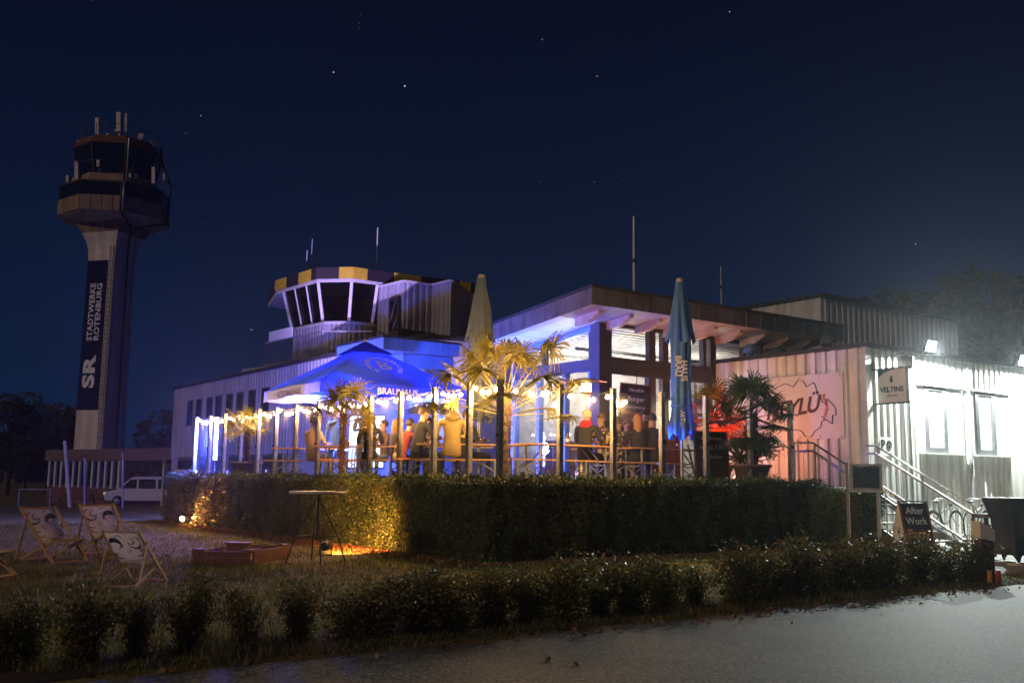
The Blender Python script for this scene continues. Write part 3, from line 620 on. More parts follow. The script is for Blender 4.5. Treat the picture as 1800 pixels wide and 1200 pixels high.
f = MB(); f.box(-.0, 12, 4.95, 6.0, 4.60, 4.62); f.box(3.0, 13.5, 4.2, 4.9, 4.98, 5.10); f.build('roof_slab', M_['roofing'], t, KF)
f = MB(); f.box(3.3, 13, 4.9, 5.9, 4.62, 5.0); f.build('upstand', M_['dark_metal'], t, KF)
for i, (b, lab) in enumerate(((1.75, 'small mushroom vent at the annex roof edge near the pavilion'), )):
    t = thing('roof_vent', lab, 'vent', KM(b, 3.9, ANZ+.1)); f = MB(); f.lathe([(.10, ANZ+.1), (.10, ANZ+.25), (.19, ANZ+.27), (.19, ANZ+.40), (.12, ANZ+.42), (.12, ANZ+.50), (0, ANZ+.52)], 12, c=(-.35+.9, 3.9)); f.build('cap', M_['bluepanel'], t, KF)
t = thing('exhaust_duct', 'shiny steel exhaust duct under the roof end of the pavilion', 'duct', KM(3.4, 3.4, ANZ+.1))
f = MB(); f.tube([(3.1, 3.3, 4.62), (3.1, 3.3, 5.0), (2.6, 3.0, 5.25)], .15, 12); f.build('duct', M_['steel_shiny'], t, KF)
f = MB(); f.lathe([(.0, 4.95), (.24, 4.95), (.24, 4.62), (0, 4.62)], 14, c=(3.7, 3.4)); f.build('fan_housing', M_['steel_shiny'], t, KF)
# masts
for (px, y0, y1, a, w_, lab, m_) in ((1114, 380, 512, 8., .04, 'tall white whip antenna on the pavilion roof', M_['white']), (1267, 468, 532, 8., .03, 'shorter antenna mast behind the pavilion roof', M_['steel'])):
    b, z1 = onB(px, y0, a); _, z0 = onB(px, y1, a)
    t = thing('antenna_mast', lab, 'antenna', KM(b, a, 5.2), 'antennas above the roofs'); f = MB(); zm = z0+(z1-z0)*.38
    f.tube([(b, a, 4.9), (b, a, zm)], w_, 8); f.build('lower_tube', m_, t, KF); f = MB(); f.tube([(b, a, zm), (b, a, zm+.12)], w_*1.3, 8); f.build('joint', M_['blackpl'], t, KF)
    f = MB(); f.tube([(b, a, zm+.12), (b, a, z1)], [w_, w_*.7], 8); f.build('upper_tube', m_, t, KF)

# ---- blue entry bay with canopy
t = thing('entry_bay', 'light blue framed bay window under a blue panelled canopy', 'bay', KM(-5.5, 11))
f = MB(); f.box(-6.75, -4.2, 11.05, 14, 4.97, 5.28); f.build('canopy_core', M_['bluepanel'], t, KF)
nP = 12
for i in range(nP):
    b0 = -6.8+i*2.6/nP; f = MB(); f.box(b0+.006, b0+2.6/nP-.006, 11.0, 11.045, 4.95, 5.30); f.box(b0-.004, b0+.006, 10.975, 11.045, 4.93, 5.30); f.build('fascia_panel', M_['bluepanel'], t, KF)
for i in range(10):
    a0 = 11.05+i*.29; f = MB(); f.box(-6.8, -6.755, a0+.006, a0+.284, 4.95, 5.30); f.build('fascia_panel', M_['bluepanel'], t, KF)
f = MB(); f.box(-6.85, -4.15, 10.95, 14, 5.302, 5.36); f.build('roof_edge', M_['dark_metal'], t, KF)
f = MB(); f.box(-5.9, -5.7, 11.4, 11.6, FZ, 4.95); f.box(-5.7, -4.15, 11.4, 11.6, 4.55, 4.95); f.box(-5.7, -4.15, 11.4, 11.6, FZ, 3.2); f.box(-4.75, -4.62, 11.4, 11.6, 3.2, 4.55); f.box(-5.9, -5.8, 11.6, 14, FZ, 4.95)
f.build('frame', M_['bluepanel'], t, KF)
f = MB(); f.box(-5.7, -4.75, 11.48, 11.49, 3.2, 4.55); f.build('pane', WGLASS, t, KF); f = MB(); f.box(-4.62, -4.15, 11.48, 11.49, 3.2, 4.55); f.build('pane', WGLASS, t, KF)
f = MB(); f.box(-5.75, -4.15, 13.2, 13.3, 1.3, 4.9); f.build('inner_wall', M_['offwhite'], t, KF)
light('POINT', 'room_light', W(-5.0, 12.3, 4.2), 12, (.6, .7, 1), t, size=.2)

# ---- long ribbed building
t = thing('long_building', 'long grey ribbed two storey block with small dark windows', 'building', KM(-4.14, 14))
lz0, lz1 = 2.24, 5.76; wl = [26.0, 27.5, 28.9, 30.2, 31.6, 32.8, 34.3, 35.6]
f = MB(); f.box(-4.08, 3, 13.0, 38.4, lz0, lz1-.02); f.build('wall', M_['clad_dark'], t, KF)
f = MB(); f.corr((-4.09, 38.4, 0), (0, -1, 0), (-1, 0, 0), 25.4, lz0, lz1, .30, .035); f.build('cladding', M_['grey_clad'], t, KF)
f = MB(); f.corr((-4.09+7, 38.45, 0), (-1, 0, 0), (0, 1, 0), 7.0, lz0, lz1, .30, .035); f.build('cladding', M_['grey_clad'], t, KF)
f = MB(); f.box(-4.25, 3.1, 12.9, 38.6, lz1, lz1+.12); f.build('roof', M_['roofing'], t, KF)
for a in wl:
    f = MB(); f.box(-4.17, -4.05, a-.38, a+.38, 3.75, 5.02); q = f.build('window', M_['anth'], t, KF)
    f = MB(); f.box(-4.176, -4.171, a-.32, a+.32, 3.81, 4.96); f.build('pane', M_['darkglass'], q, KF)
f = MB(); f.box(-1.5, 2.9, 14, 38, -.8, lz0); f.build('ground_floor', M_['brick'], t, KF)
f = MB(); f.box(-4.0, 2.9, 13.2, 24, FZ-1.3, lz0); f.build('ground_floor', M_['clad_dark'], t, KF)
for a in (27, 31, 35, 38.2):
    f = MB(); f.box(-4.05, -3.8, a-.12, a+.12, -.8, lz0); f.build('pillar', M_['concrete'], t, KF)
# little kiosk with warm light under it
q = xz(322, 50, 0)
t = thing('meter_cabinet', 'small white cabinet under the far end of the long block', 'cabinet', TM(q.x, q.y, -.3, TH))
f = MB(); f.box(-.4, .4, -.3, .3, 0, 1.9); f.build('body', M_['white'], t); f = MB(); f.box(-.3, .3, -.33, -.305, .2, 1.7); f.build('door', M_['offwhite'], t)
q = atY(343, 828, 48); t = thing('wall_lamp', 'tiny warm globe lamp glowing left of the windscreen end', 'lamp', TM(q.x, q.y, q.z)); f = MB(); f.ball((0, 0, 0), .10); f.build('globe', emis('warm_globe', (1, .7, .4), 9), t); f = MB(); f.tube([(0, 0, -.1), (0, 0, -q.z+groundz(0, 48))], .02, 6); f.build('pole', M_['dark_metal'], t)

# ---- control tower cab
ctw = thing('control_tower', 'old control room with slanting windows and yellow checkered roof band', 'tower', TM(-6, 41, 0))
def wp(px, Y, z): return xz(px, Y, z)
FB, FT = 9.35, 9.82
V = [(484, 42.8), (555, 40.0), (621, 39.8), (668, 40.5), (835, 42.9)]
fb = [wp(x, Y, FB) for x, Y in V]; 
def quad(parent, name, m, a, b_, z0, z1, thick=.06, off=0, a2=None, b2=None):
    """upright panel from a to b_ (plan points) with thickness to the back"""
    a, b_ = Vector((a.x, a.y, 0)), Vector((b_.x, b_.y, 0)); d = (b_-a).normalized(); nn = Vector((d.y, -d.x, 0))
    if nn.y > 0: nn = -nn
    a, b_ = a+nn*off, b_+nn*off
    lo_ = [a, b_, b_-nn*thick, a-nn*thick]; t0 = Vector((a2.x, a2.y, 0))+nn*off if a2 is not None else a; t1 = Vector((b2.x, b2.y, 0))+nn*off if b2 is not None else b_
    hi_ = [t0, t1, t1-nn*thick, t0-nn*thick]
    f = MB(); f.add([(p.x, p.y, z0) for p in lo_]+[(p.x, p.y, z1) for p in hi_], [(0, 3, 2, 1), (4, 5, 6, 7), (0, 1, 5, 4), (1, 2, 6, 5), (2, 3, 7, 6), (3, 0, 4, 7)])
    return f.build(name, m, parent, IDM)
seq = [(484, 504, 'y'), (504, 525, 'd'), (525, 547, 'y'), (547, 555, 'd'), (555, 596, 'd'), (596, 621, 'y'), (621, 646, 'y'), (646, 668, 'd'), (668, 693, 'd'), (693, 740, 'y'), (740, 772, 'd'), (772, 808, 'd'), (808, 828, 'y'), (828, 835, 'd')]
def Vp(px, z):
    for (x0, Y0), (x1, Y1) in zip(V, V[1:]):
        if x0 <= px <= x1:
            p, q = wp(x0, Y0, z), wp(x1, Y1, z); 
            # intersect column ray with segment
            d = ray(px, 480); t_ = (p.x*(q.y-p.y)-p.y*(q.x-p.x))/(d.x*(q.y-p.y)-d.y*(q.x-p.x)); return Vector((d.x*t_, d.y*t_, z))
for x0, x1, c in seq:
    quad(ctw, 'roof_band_panel', M_['yellow'] if c == 'y' else M_['maroon'], Vp(x0, FB), Vp(x1, FB), FB, FT, .08)
poly = [(p.x, p.y) for p in fb]+[(-1.9, 50), (-8, 50), (-11.5, 46)]
f = MB(); f.prism([(x*1.0, y+.06) for x, y in poly], FB+.03, FT-.03); f.build('roof', M_['roofing'], ctw, IDM)
f = MB(); f.prism([(x+.02, y+.14) for x, y in poly], FB-.12, FB+.02); f.build('eave_trim', M_['offwhite'], ctw, IDM)
# windows: facets between top points (inset) and bottom points
TV = [(499, 42.4, 520), (560, 40.2, 568), (619, 40.0, 614), (664, 40.6, 655)]
tops = [wp(x, Y, 9.24) for x, Y, _ in TV]; bots = [wp(xb, Y+.45, 7.72) for x, Y, xb in TV]; 
bots[0] = wp(513, 42.6, 7.72)
cc = sum(tops, Vector())/4; inner = Vector((-6, 45, 8))
for i in range(3):
    n = 3 if i == 0 else 1
    for k in range(n):
        p0, p1 = tops[i].lerp(tops[i+1], k/n), tops[i].lerp(tops[i+1], (k+1)/n); q0, q1 = bots[i].lerp(bots[i+1], k/n), bots[i].lerp(bots[i+1], (k+1)/n)
        f = MB(); f.add([q0, q1, p1, p0, q0+Vector((0, .04, 0)), q1+Vector((0, .04, 0)), p1+Vector((0, .04, 0)), p0+Vector((0, .04, 0))], [(0, 1, 2, 3), (7, 6, 5, 4)]); f.build('pane', glassmat('cab_glass', (.35, .36, .38), 1.3), ctw, IDM)
        f = MB(); wd = .12 if k == 0 else .06; f.bar(q0-Vector((0, .05, 0)), p0-Vector((0, .05, 0)), wd, .12, up=(0, 1, 0)); f.build('window_post', M_['offwhite'], ctw, IDM)
f = MB(); f.bar(bots[3]-Vector((0, .05, 0)), tops[3]-Vector((0, .05, 0)), .12, .12, up=(0, 1, 0)); f.build('window_post', M_['offwhite'], ctw, IDM)
pl = [(p.x, p.y+.3) for p in bots]+[(-2.5, 47), (-10, 47)]
f = MB(); f.prism(pl, 5.9, 7.62); f.build('cab_base', M_['clad_dark'], ctw, IDM)
f = MB(); f.prism([(x, y-.12) for x, y in pl], 7.60, 7.72); f.build('window_ledge', M_['offwhite'], ctw, IDM)
f = MB(); f.box(-9.5, -2, 43.5, 43.6, 7.72, 9.3); f.build('inner_wall', mat('cab_inner', (.10, .09, .10), .8), ctw, IDM)
for i in range(3):
    a, b_ = Vector(pl[i]+(0,)), Vector(pl[i+1]+(0,)); d = b_-a; nn = Vector((d.y, -d.x, 0)).normalized(); nn = nn if nn.y < 0 else -nn
    f = MB(); f.corr(a+nn*.02, d, nn, d.length, 5.9, 7.60, .26, .04); f.build('cladding', M_['grey_clad'], ctw, IDM)
# folded ribbed block to the right of the cab
FV = [(665, 40.8), (711, 39.4), (759, 40.2), (793, 39.2), (840, 43.6)]
fp = [wp(x, Y, 9.15) for x, Y in FV]
f = MB(); fcap = MB()
for (p, q) in zip(fp, fp[1:]):
    a, b_ = Vector((p.x, p.y, 0)), Vector((q.x, q.y, 0)); d = b_-a; nn = Vector((d.y, -d.x, 0)).normalized(); nn = nn if nn.y < 0 else -nn
    f.corr(a, d, nn, d.length, 5.9, 9.15, .30, .05); 
    fcap.bar((a.x, a.y, 9.18), (b_.x, b_.y, 9.18), .16, .07)
f.build('cladding', M_['grey_clad'], ctw, IDM); fcap.build('parapet_trim', M_['offwhite'], ctw, IDM)
f = MB(); f.prism([(p.x, p.y+.04) for p in fp]+[(-1.5, 47), (-5.5, 47)], 5.9, 9.1); f.build('wall', M_['clad_dark'], ctw, IDM)
d0, d1 = wp(687, 39.95, 7), wp(704, 39.4, 7)
quad(ctw, 'door', M_['anth'], d0, d1, 6.95, 8.55, .08, .14); quad(ctw, 'door_pane', glassmat('door_glass', (.2, .2, .25), 1.5), d0.lerp(d1, .2), d0.lerp(d1, .85), 7.15, 8.4, .02, .165)
# side antenna, camera, mast on the roof
for px, y0, y1, Y, r_, lab in ((664, 400, 475, 41, .035, 'thin antenna mast standing on the control room roof'), (549, 420, 470, 42, .02, 'faint stub antenna at the left of the control room roof'), (540, 440, 470, 42, .03, 'short lamp post with small camera on control room roof')):
    p1 = atY(px, y0, Y); t = thing('roof_antenna', lab, 'antenna', TM(p1.x, Y, FT-.03), 'antennas on the control room roof'); f = MB(); f.tube([(0, 0, 0), (0, 0, (p1.z-FT)*.6+.03)], r_, 6); f.build('mast', M_['dark_metal'], t)
    f = MB(); f.tube([(0, 0, (p1.z-FT)*.6+.03), (0, 0, p1.z-FT+.03)], r_*.8, 6); f.build('tip', M_['offwhite'], t)
# balcony with railing
BV = [wp(466, 42.5, 6.95), wp(515, 40.5, 6.95), wp(565, 38.8, 6.95), wp(655, 38.6, 6.95), wp(678, 39.2, 6.95), wp(676, 41, 6.95)]
f = MB(); f.prism([(p.x, p.y) for p in BV]+[(-5, 44), (-12, 44)], 5.9, 6.0); f.build('balcony_slab', M_['concrete'], ctw, IDM)
bl = MB(); bl.bar((0, 0, 0), (0, 0, 1.02), .022); bme = bl.mesh('baluster', M_['dark_metal'])
for i, (p, q) in enumerate(zip(BV, BV[1:])):
    f = MB(); f.bar((p.x, p.y, 7.0), (q.x, q.y, 7.0), .06); f.build('balcony_rail', M_['steel'], ctw, IDM)
    f = MB(); f.bar((p.x, p.y, 6.06), (q.x, q.y, 6.06), .04); f.build('balcony_rail', M_['steel'], ctw, IDM)
    n = int((q-p).length/.17)
    for k in range(n+1):
        c = p.lerp(q, k/max(1, n)); link_mesh(bme, 'baluster', ctw, WM[ctw.name].inverted() @ Matrix.Translation((c.x, c.y, 6.0)))
sb1 = wp(472, 40.2, 6.6); sb2 = wp(513, 38.6, 6.9)
quad(ctw, 'side_banner', M_['offwhite'], Vector((sb1.x, sb1.y, 0)), Vector((sb2.x, sb2.y, 0)), 6.75, 7.15, .04)
# dark roof strip between folded block and blue canopy
p0, p1 = wp(700, 38.6, 6), wp(838, 41.5, 6)
quad(ctw, 'dark_parapet', M_['maroon'], p0, p1, 6.75, 7.15, .2)

# ================================================================== FAR TOWER
TY = 88.; tcx = xz(179, TY, 7.1).x; TB = -.75
tw = thing('concrete_radio_tower', 'tall concrete tower with banner reading STADTWERKE ROTENBURG and antenna deck', 'tower', TM(tcx, TY, TB))
def tz(y, x=200): return atY(x, y, TY).z-TB
zb = tz(790); z_sh = tz(412); 
SQ_ = math.radians(-61)
f = MB(); f.lathe([(2.10, 0), (2.06, zb), (1.97, tz(462)), (2.02, tz(445)), (2.25, tz(430)), (2.65, tz(416))], 4, ph=SQ_, smooth=False); f.build('shaft', M_['conc_white'], tw)
f = MB(); f.lathe([(2.65, tz(415.8)), (3.0, tz(406)), (3.3, tz(398))], 4, ph=SQ_, smooth=False); f.build('collar', M_['conc_brown'], tw)
oc = math.radians(-90-15)        # a corner of the octagon a little left of the camera side
def octa(name, prof, m, parent=tw, n=8): f = MB(); f.lathe(prof, n, smooth=False, ph=oc); return f.build(name, m, parent)
octa('underside', [(2.2, tz(401)), (4.4, tz(394)), (4.75, tz(391))], M_['conc_white'])
octa('lower_drum_core', [(4.66, tz(391)), (4.66, tz(342)), (0, tz(342))], M_['dark_metal'])
R = 4.75
for k in range(8):
    a0 = oc+k*PI/4; p, q = Vector((R*math.cos(a0), R*math.sin(a0), 0)), Vector((R*math.cos(a0+PI/4), R*math.sin(a0+PI/4), 0))
    for j in range(4):
        s, e_ = p.lerp(q, j/4+.008), p.lerp(q, (j+1)/4-.008); f = MB(); f.bar((s.x, s.y, (tz(391)+tz(366))/2), (e_.x, e_.y, (tz(391)+tz(366))/2), .10, tz(366)-tz(391)); f.build('drum_panel', M_['conc_brown'], tw)
    f = MB(); f.bar((p.x*.99, p.y*.99, (tz(366)+tz(343))/2), (q.x*.99, q.y*.99, (tz(366)+tz(343))/2), .04, tz(344)-tz(366)); f.build('drum_window', M_['darkglass'], tw)
octa('drum_roof', [(4.8, tz(344)), (4.8, tz(341)), (3.95, tz(340))], M_['dark_metal'])
octa('parapet', [(4.0, tz(341)), (3.75, tz(324)), (3.4, tz(324))], M_['conc_brown'])
octa('cab_glass', [(3.15, tz(324)), (3.75, tz(274))], M_['darkglass'])
for k in range(8):
    a0 = oc+k*PI/4; c_, s_ = math.cos(a0), math.sin(a0); f = MB(); f.bar((3.18*c_, 3.18*s_, tz(324)), (3.8*c_, 3.8*s_, tz(274)), .12); f.build('cab_post', M_['dark_metal'], tw)
octa('cab_roof_band', [(3.75, tz(275)), (3.95, tz(273)), (3.45, tz(258)), (0, tz(256))], mat('rust_band', (.14, .06, .04), .8))
f = MB(); 
for k in range(24):
    a0 = oc+k*PI/12; f.bar((3.3*math.cos(a0), 3.3*math.sin(a0), tz(257)), (3.3*math.cos(a0), 3.3*math.sin(a0), tz(257)+1.0), .04)
o = f.build('roof_rail_posts', M_['dark_metal'], tw); o['kind'] = 'stuff'
f = MB(); f.lathe([(3.28, tz(257)+.98), (3.32, tz(257)+.98), (3.32, tz(257)+1.02), (3.28, tz(257)+1.02)], 16); f.build('roof_rail', M_['dark_metal'], tw)
f = MB(); f.lathe([(4.0, tz(322)+.9), (4.04, tz(322)+.9), (4.04, tz(322)+.95), (4.0, tz(322)+.95)], 16); f.build('gallery_rail', M_['dark_metal'], tw)
def tpt(px, y, dy=0): p = atY(px, y, TY+dy); return Vector((p.x-tcx, dy, p.z-TB))
ants = [(171, 208, 240, .5, -2), (209, 198, 232, .6, -1), (222, 200, 232, .35, 0), (135, 284, 316, .55, -3), (173, 281, 293, .4, -3.3), (119, 309, 321, .4, -1), (270, 294, 323, .45, -2.5), (289, 305, 318, .3, -1), (138, 247, 261, .25, 0), (210, 236, 242, .3, -1), (229, 306, 312, .25, -3.2), (240, 306, 315, .35, -3)]
for px, y0, y1, wd, dy in ants:
    f = MB(); p, q = tpt(px, y1, dy), tpt(px, y0, dy); f.bar(p, q, wd*.62, .25, up=(0, 1, 0)); f.build('panel_antenna', M_['conc_white'] if wd > .3 else M_['offwhite'], tw)
    f = MB(); f.bar((p.x*.93, p.y+.25, p.z-(.9 if y0 > 240 else (p.z-tz(258)+0))), (q.x*.97, q.y+.25, q.z), .08); f.build('antenna_pole', M_['dark_metal'], tw)
for px, y, r_, dy in ((248, 240, 6.3, -2), (260, 246, 3.3, -1.5), (268, 253, 4.5, -1), (203, 230, 3.6, -1), (190, 237, 3.3, -1)):
    c = tpt(px, y, dy); f = MB(); rr = r_*TY/1750; f.lathe([(0, -.02), (rr, 0), (rr, .18), (0, .22)], 16)
    f.v = [(c.x+v[0], c.y+v[2], c.z+v[1]) for v in f.v]; f.build('dish_antenna', M_['conc_white'], tw)
    f = MB(); f.bar((c.x, c.y+.25, tz(258)), (c.x, c.y+.25, c.z), .07); f.build('antenna_pole', M_['dark_metal'], tw)
f = MB(); p = tpt(215, 200, .3); f.tube([(p.x, .3, tz(258)), (p.x, .3, p.z)], .06, 6); f.build('mast', M_['dark_metal'], tw)
def shR(z): return 2.06+(1.97-2.06)*(z-zb)/(tz(462)-zb)
def face(k, u, z, lift=0.):            # point on shaft face k (0 = towards the camera), u from left to right
    a0, a1 = math.radians(-151+90*k), math.radians(-61+90*k); r_ = shR(z); p, q = Vector((r_*math.cos(a0), r_*math.sin(a0), z)), Vector((r_*math.cos(a1), r_*math.sin(a1), z))
    nn = (p+q); nn.z = 0; return p.lerp(q, u)+nn.normalized()*lift
for u_, m_, ly in ((.55, M_['dark_metal'], 0), (.85, M_['steel'], 1)):
    f = MB(); p0_, p1_ = face(1, u_, zb-3, .14), face(1, u_, tz(440), .14); f.tube([p0_, p1_, (p1_.x+.7, p1_.y-1.4, tz(408)), (2.2+ly*.2, -4.35, tz(392)), (2.2+ly*.2, -4.35, tz(344)), (2.2+ly*.2, -3.9, tz(340)), (2.2+ly*.2, -3.9, tz(268))], .10, 6); f.build('cable_duct', m_, tw)
f = MB(); f.tube([(2.6, -1.9, tz(410)), (4.9, -.6, tz(396)), (5.1, -.5, tz(330)), (4.2, -.5, tz(290)), (3.9, -.4, tz(262))], .12, 6); f.build('cable_duct', M_['dark_metal'], tw)
for u_ in (.84, .96):
    f = MB(); f.bar(face(0, u_, zb-3, .12), face(0, u_, tz(440), .12), .05); f.build('ladder_rail', M_['dark_metal'], tw)
g0, g1 = face(0, .84, 20, .12), face(0, .96, 20, .12); rg = MB(); rg.bar((0, 0, 0), (g1.x-g0.x, g1.y-g0.y, 0), .04); rme = rg.mesh('ladder_rung', M_['dark_metal'])
for k in range(44):
    z = zb-1+k*(tz(440)-zb)/44; link_mesh(rme, 'ladder_rung', tw, Matrix.Translation(face(0, .84, z, .12)))
bz0, bz1 = tz(722, 160), tz(463, 180); H_ = bz1-bz0
f = MB(); f.add([face(0, .0, bz0, .03), face(0, .77, bz0, .03), face(0, .77, bz1, .03), face(0, 0., bz1, .03), face(0, .0, bz0, .01), face(0, .77, bz0, .01), face(0, .77, bz1, .01), face(0, 0., bz1, .01)], [(0, 1, 2, 3), (7, 6, 5, 4), (0, 4, 5, 1), (1, 5, 6, 2), (2, 6, 7, 3), (3, 7, 4, 0)]); f.build('banner', M_['navy'], tw)
WF = 2.85
def flat(zc, uo, st):
    def fn(c): return face(0, uo-c.y/WF, zc+c.x*st, .04+c.z)
    return fn
for txt, size, y_, uo, st, bo_ in (('SR', 1.60, 657, .37, 1.55, .07), ('STADTWERKE', .76, 552, .28, 1.02, .018), ('ROTENBURG', .76, 552, .53, 1.10, .018)):
    put_text(txt, size, tw, WM[tw.name], mat('banner_lettering', (.80, .80, .84), .6), fn=flat(tz(y_, 165), uo, st), bold=bo_, extrude=.01, spacing=1.06)
# ---- low brick building with pale ribs
q0 = xz(82, 72, 0); q1 = xz(217, 66, 0)
vec = (q1-q0); vec.z = 0; ang = math.atan2(vec.y, vec.x); Lb = vec.length
lb = thing('low_brick_building', 'low dark brick building with pale upright fins below the tall tower', 'building', TM(q0.x, q0.y, -.75, ang))
f = MB(); f.box(0, Lb, 0, .45, 0, 3.0); f.build('wall', M_['brick'], lb)
f = MB(); f.box(-.1, Lb+9.5, -.25, 14, 3.0, 3.75); f.build('roof', mat('dark_fascia_board', (.15, .10, .09), .8), lb)
f = MB(); f.box(Lb+.3, Lb+9, 12.5, 12.7, 0, 3.0); f.build('carport_wall', M_['brick'], lb)
fm = MB(); fm.box(-.10, .10, -.14, .0, 1.15, 2.95); fmh = fm.mesh('fin', M_['offwhite'])
for k in range(12): link_mesh(fmh, 'fin', lb, Matrix.Translation((.35+k*(Lb-.9)/11, -.003, 0)))
for k in range(11):
    f = MB(); x0 = .35+k*(Lb-.9)/11; f.box(x0+.12, x0+(Lb-.9)/11-.12, -.03, -.002, 1.3, 2.9); f.build('window', M_['darkglass'], lb)
for x in (Lb+4, Lb+8.8): f = MB(); f.box(x-.08, x+.08, .2, .36, 0, 3.0); f.build('post', M_['offwhite'], lb)
# lean posts and fence on the meadow
for px, y0, y1, Y, lean, lab in ((114, 774, 887, 49, -.16, 'pale pole leaning to the left on the dark meadow'), (149, 798, 884, 50, 0, 'thin dark upright pole before the low brick building'), (216, 790, 886, 52, 0, 'upright grey pole at the right end of the brick building')):
    p = atY(px+(9 if lean else 0), y1, Y); q = atY(px, y0, Y); t = thing('meadow_pole', lab, 'pole', TM(p.x, Y, groundz(0, Y)), 'poles on the meadow')
    f = MB(); f.tube([(0, 0, 0), (q.x-p.x, 0, q.z-p.z+.1)], .09 if px < 120 else .055, 8); f.build('shaft', M_['offwhite'] if px < 120 else M_['steel'], t); f = MB(); f.ball((q.x-p.x, 0, q.z-p.z+.1), .08, 8, 5); f.build('cap', M_['dark_metal'], t)
t = thing('goal_frame', 'low tubular metal barrier on the dark meadow at the left', 'barrier', TM(*xz(60, 50, groundz(0, 50))))
for s in (-.8, .75): f = MB(); f.tube([(s, 0, 0), (s, 0, .85)], .03, 6); f.build('post', M_['steel'], t)
f = MB(); f.tube([(-.8, 0, .85), (.75, 0, .85)], .03, 6); f.build('top_bar', M_['steel'], t)
# picnic table
p = xz(135, 55, groundz(0, 55)); t = thing('picnic_table', 'dark wooden picnic table in front of the brick building', 'table', TM(p.x, p.y, p.z, .1))
for nm, a in (('tabletop', (-1, 1, -.35, .35, .70, .75)), ('seat', (-1, 1, -.85, -.6, .40, .44)), ('seat', (-1, 1, .6, .85, .40, .44))): f = MB(); f.box(*a); f.build(nm, M_['darkwood'], t)
for s in (-.7, .7): f = MB(); f.bar((s, -.8, 0), (s, -.25, .7), .08); f.bar((s, .8, 0), (s, .25, .7), .08); f.bar((s, -.75, .38), (s, .75, .38), .07); f.build('leg_frame', M_['darkwood'], t)

# ---- white van
p = xz(266, 67.2, groundz(0, 74)); vn = thing('parked_van', 'white van parked under the carport facing left', 'van', TM(p.x, p.y-1.2, p.z, .08))
side = [(-2.3, .35), (-2.38, .62), (-2.3, .88), (-1.55, 1.08), (-.75, 1.80), (-.5, 1.90), (2.25, 1.92), (2.38, 1.7), (2.42, .8), (2.40, .35)]
f = MB(); n = len(side); ww = .88
vs = [(x, -ww, z) for x, z in side]+[(x, ww, z) for x, z in side]; f.add(vs, [tuple(range(n))[::-1], tuple(range(n, 2*n))]+[(i, (i+1) % n, n+(i+1) % n, n+i) for i in range(n)]); bo = f.build('body', mat('van_paint', (.62, .62, .60), .3, var=.04, coat=.3), vn)
mo = bo.modifiers.new('b', 'BEVEL'); mo.width = .06; mo.segments = 2
def sidepane(pts, nm='window'):
    f = MB(); n = len(pts); f.add([(x, -ww-.012, z) for x, z in pts]+[(x, -ww+.01, z) for x, z in pts], [tuple(range(n)), tuple(range(n, 2*n))[::-1]]+[(i, n+i, n+(i+1) % n, (i+1) % n) for i in range(n)]); f.build(nm, M_['darkglass'], vn)
sidepane([(-1.35, 1.14), (-.35, 1.14), (-.35, 1.74), (-.78, 1.70)]); sidepane([(-.22, 1.14), (.85, 1.14), (.85, 1.74), (-.22, 1.74)]); sidepane([(1.0, 1.14), (2.1, 1.14), (2.05, 1.74), (1.0, 1.74)])
for x in (-1.5, 1.6):
    for s in (-1, 1):
        f = MB(); f.lathe([(.0, -.12), (.33, -.12), (.34, -.05), (.34, .08), (.0, .08)], 18); f.v = [(x+v[0], s*.83+v[2], .34+v[1]) for v in f.v]; wq = f.build('wheel', M_['blackpl'], vn)
        f = MB(); f.lathe([(.0, 0), (.2, 0), (.2, .02), (0, .04)], 12); f.v = [(x+v[0], s*.955+v[2]*s, .34+v[1]) for v in f.v]; f.build('rim', M_['steel'], wq)
f = MB(); f.box(-2.44, -2.32, -.8, -.5, .72, .9); f.build('headlight', emis('dim_headlight', (1, .75, .5), .35), vn)
f = MB(); f.box(-2.45, -2.3, -.86, .86, .36, .55); f.build('bumper', M_['blackpl'], vn)
f = MB(); f.box(-1.32, -1.2, -1.02, -.90, 1.12, 1.3); f.build('wing_mirror', M_['blackpl'], vn)

# ================================================================== PLANTS
def shell_points(boxes, dens, jit):
    """points over the outer skin of a union of boxes in the building frame"""
    P = []; Nn = []
    def inside(q, skip):
        r_ = np.zeros(len(q), bool)
        for k, (b0, b1, a0, a1, z0, z1) in enumerate(boxes):
            if k == skip: continue
            r_ |= (q[:, 0] > b0+.02) & (q[:, 0] < b1-.02) & (q[:, 1] > a0+.02) & (q[:, 1] < a1-.02) & (q[:, 2] < z1-.03)
        return r_
    for k, (b0, b1, a0, a1, z0, z1) in enumerate(boxes):
        L_, D_, H_ = b1-b0, a1-a0, z1-z0
        for (ar, fn, nn) in ((L_*H_, lambda u, v: (b0+u*L_, a0+0*u, z0+v*H_), (0, -1, 0)), (L_*H_, lambda u, v: (b0+u*L_, a1+0*u, z0+v*H_), (0, 1, 0)),
                             (D_*H_, lambda u, v: (b0+0*u, a0+u*D_, z0+v*H_), (-1, 0, 0)), (D_*H_, lambda u, v: (b1+0*u, a0+u*D_, z0+v*H_), (1, 0, 0)), (L_*D_, lambda u, v: (b0+u*L_, a0+v*D_, z1+0*u), (0, 0, 1))):
            n = int(ar*dens); u, v = rng.uniform(0, 1, n), rng.uniform(0, 1, n); q = np.stack(fn(u, v), 1)
            ok = ~inside(q, k); q = q[ok]; nv = np.tile(np.array(nn, float), (len(q), 1))
            bumps = .075*np.sin(q[:, 0]*4.1+q[:, 2]*3)*np.sin(q[:, 1]*3.7+q[:, 2]*5+1)+.03*np.sin(q[:, 0]*13+q[:, 1]*11)
            P.append(q+nv*(bumps+rng.normal(0, jit, len(q)))[:, None]); Nn.append(nv)
    return np.concatenate(P), np.concatenate(Nn)
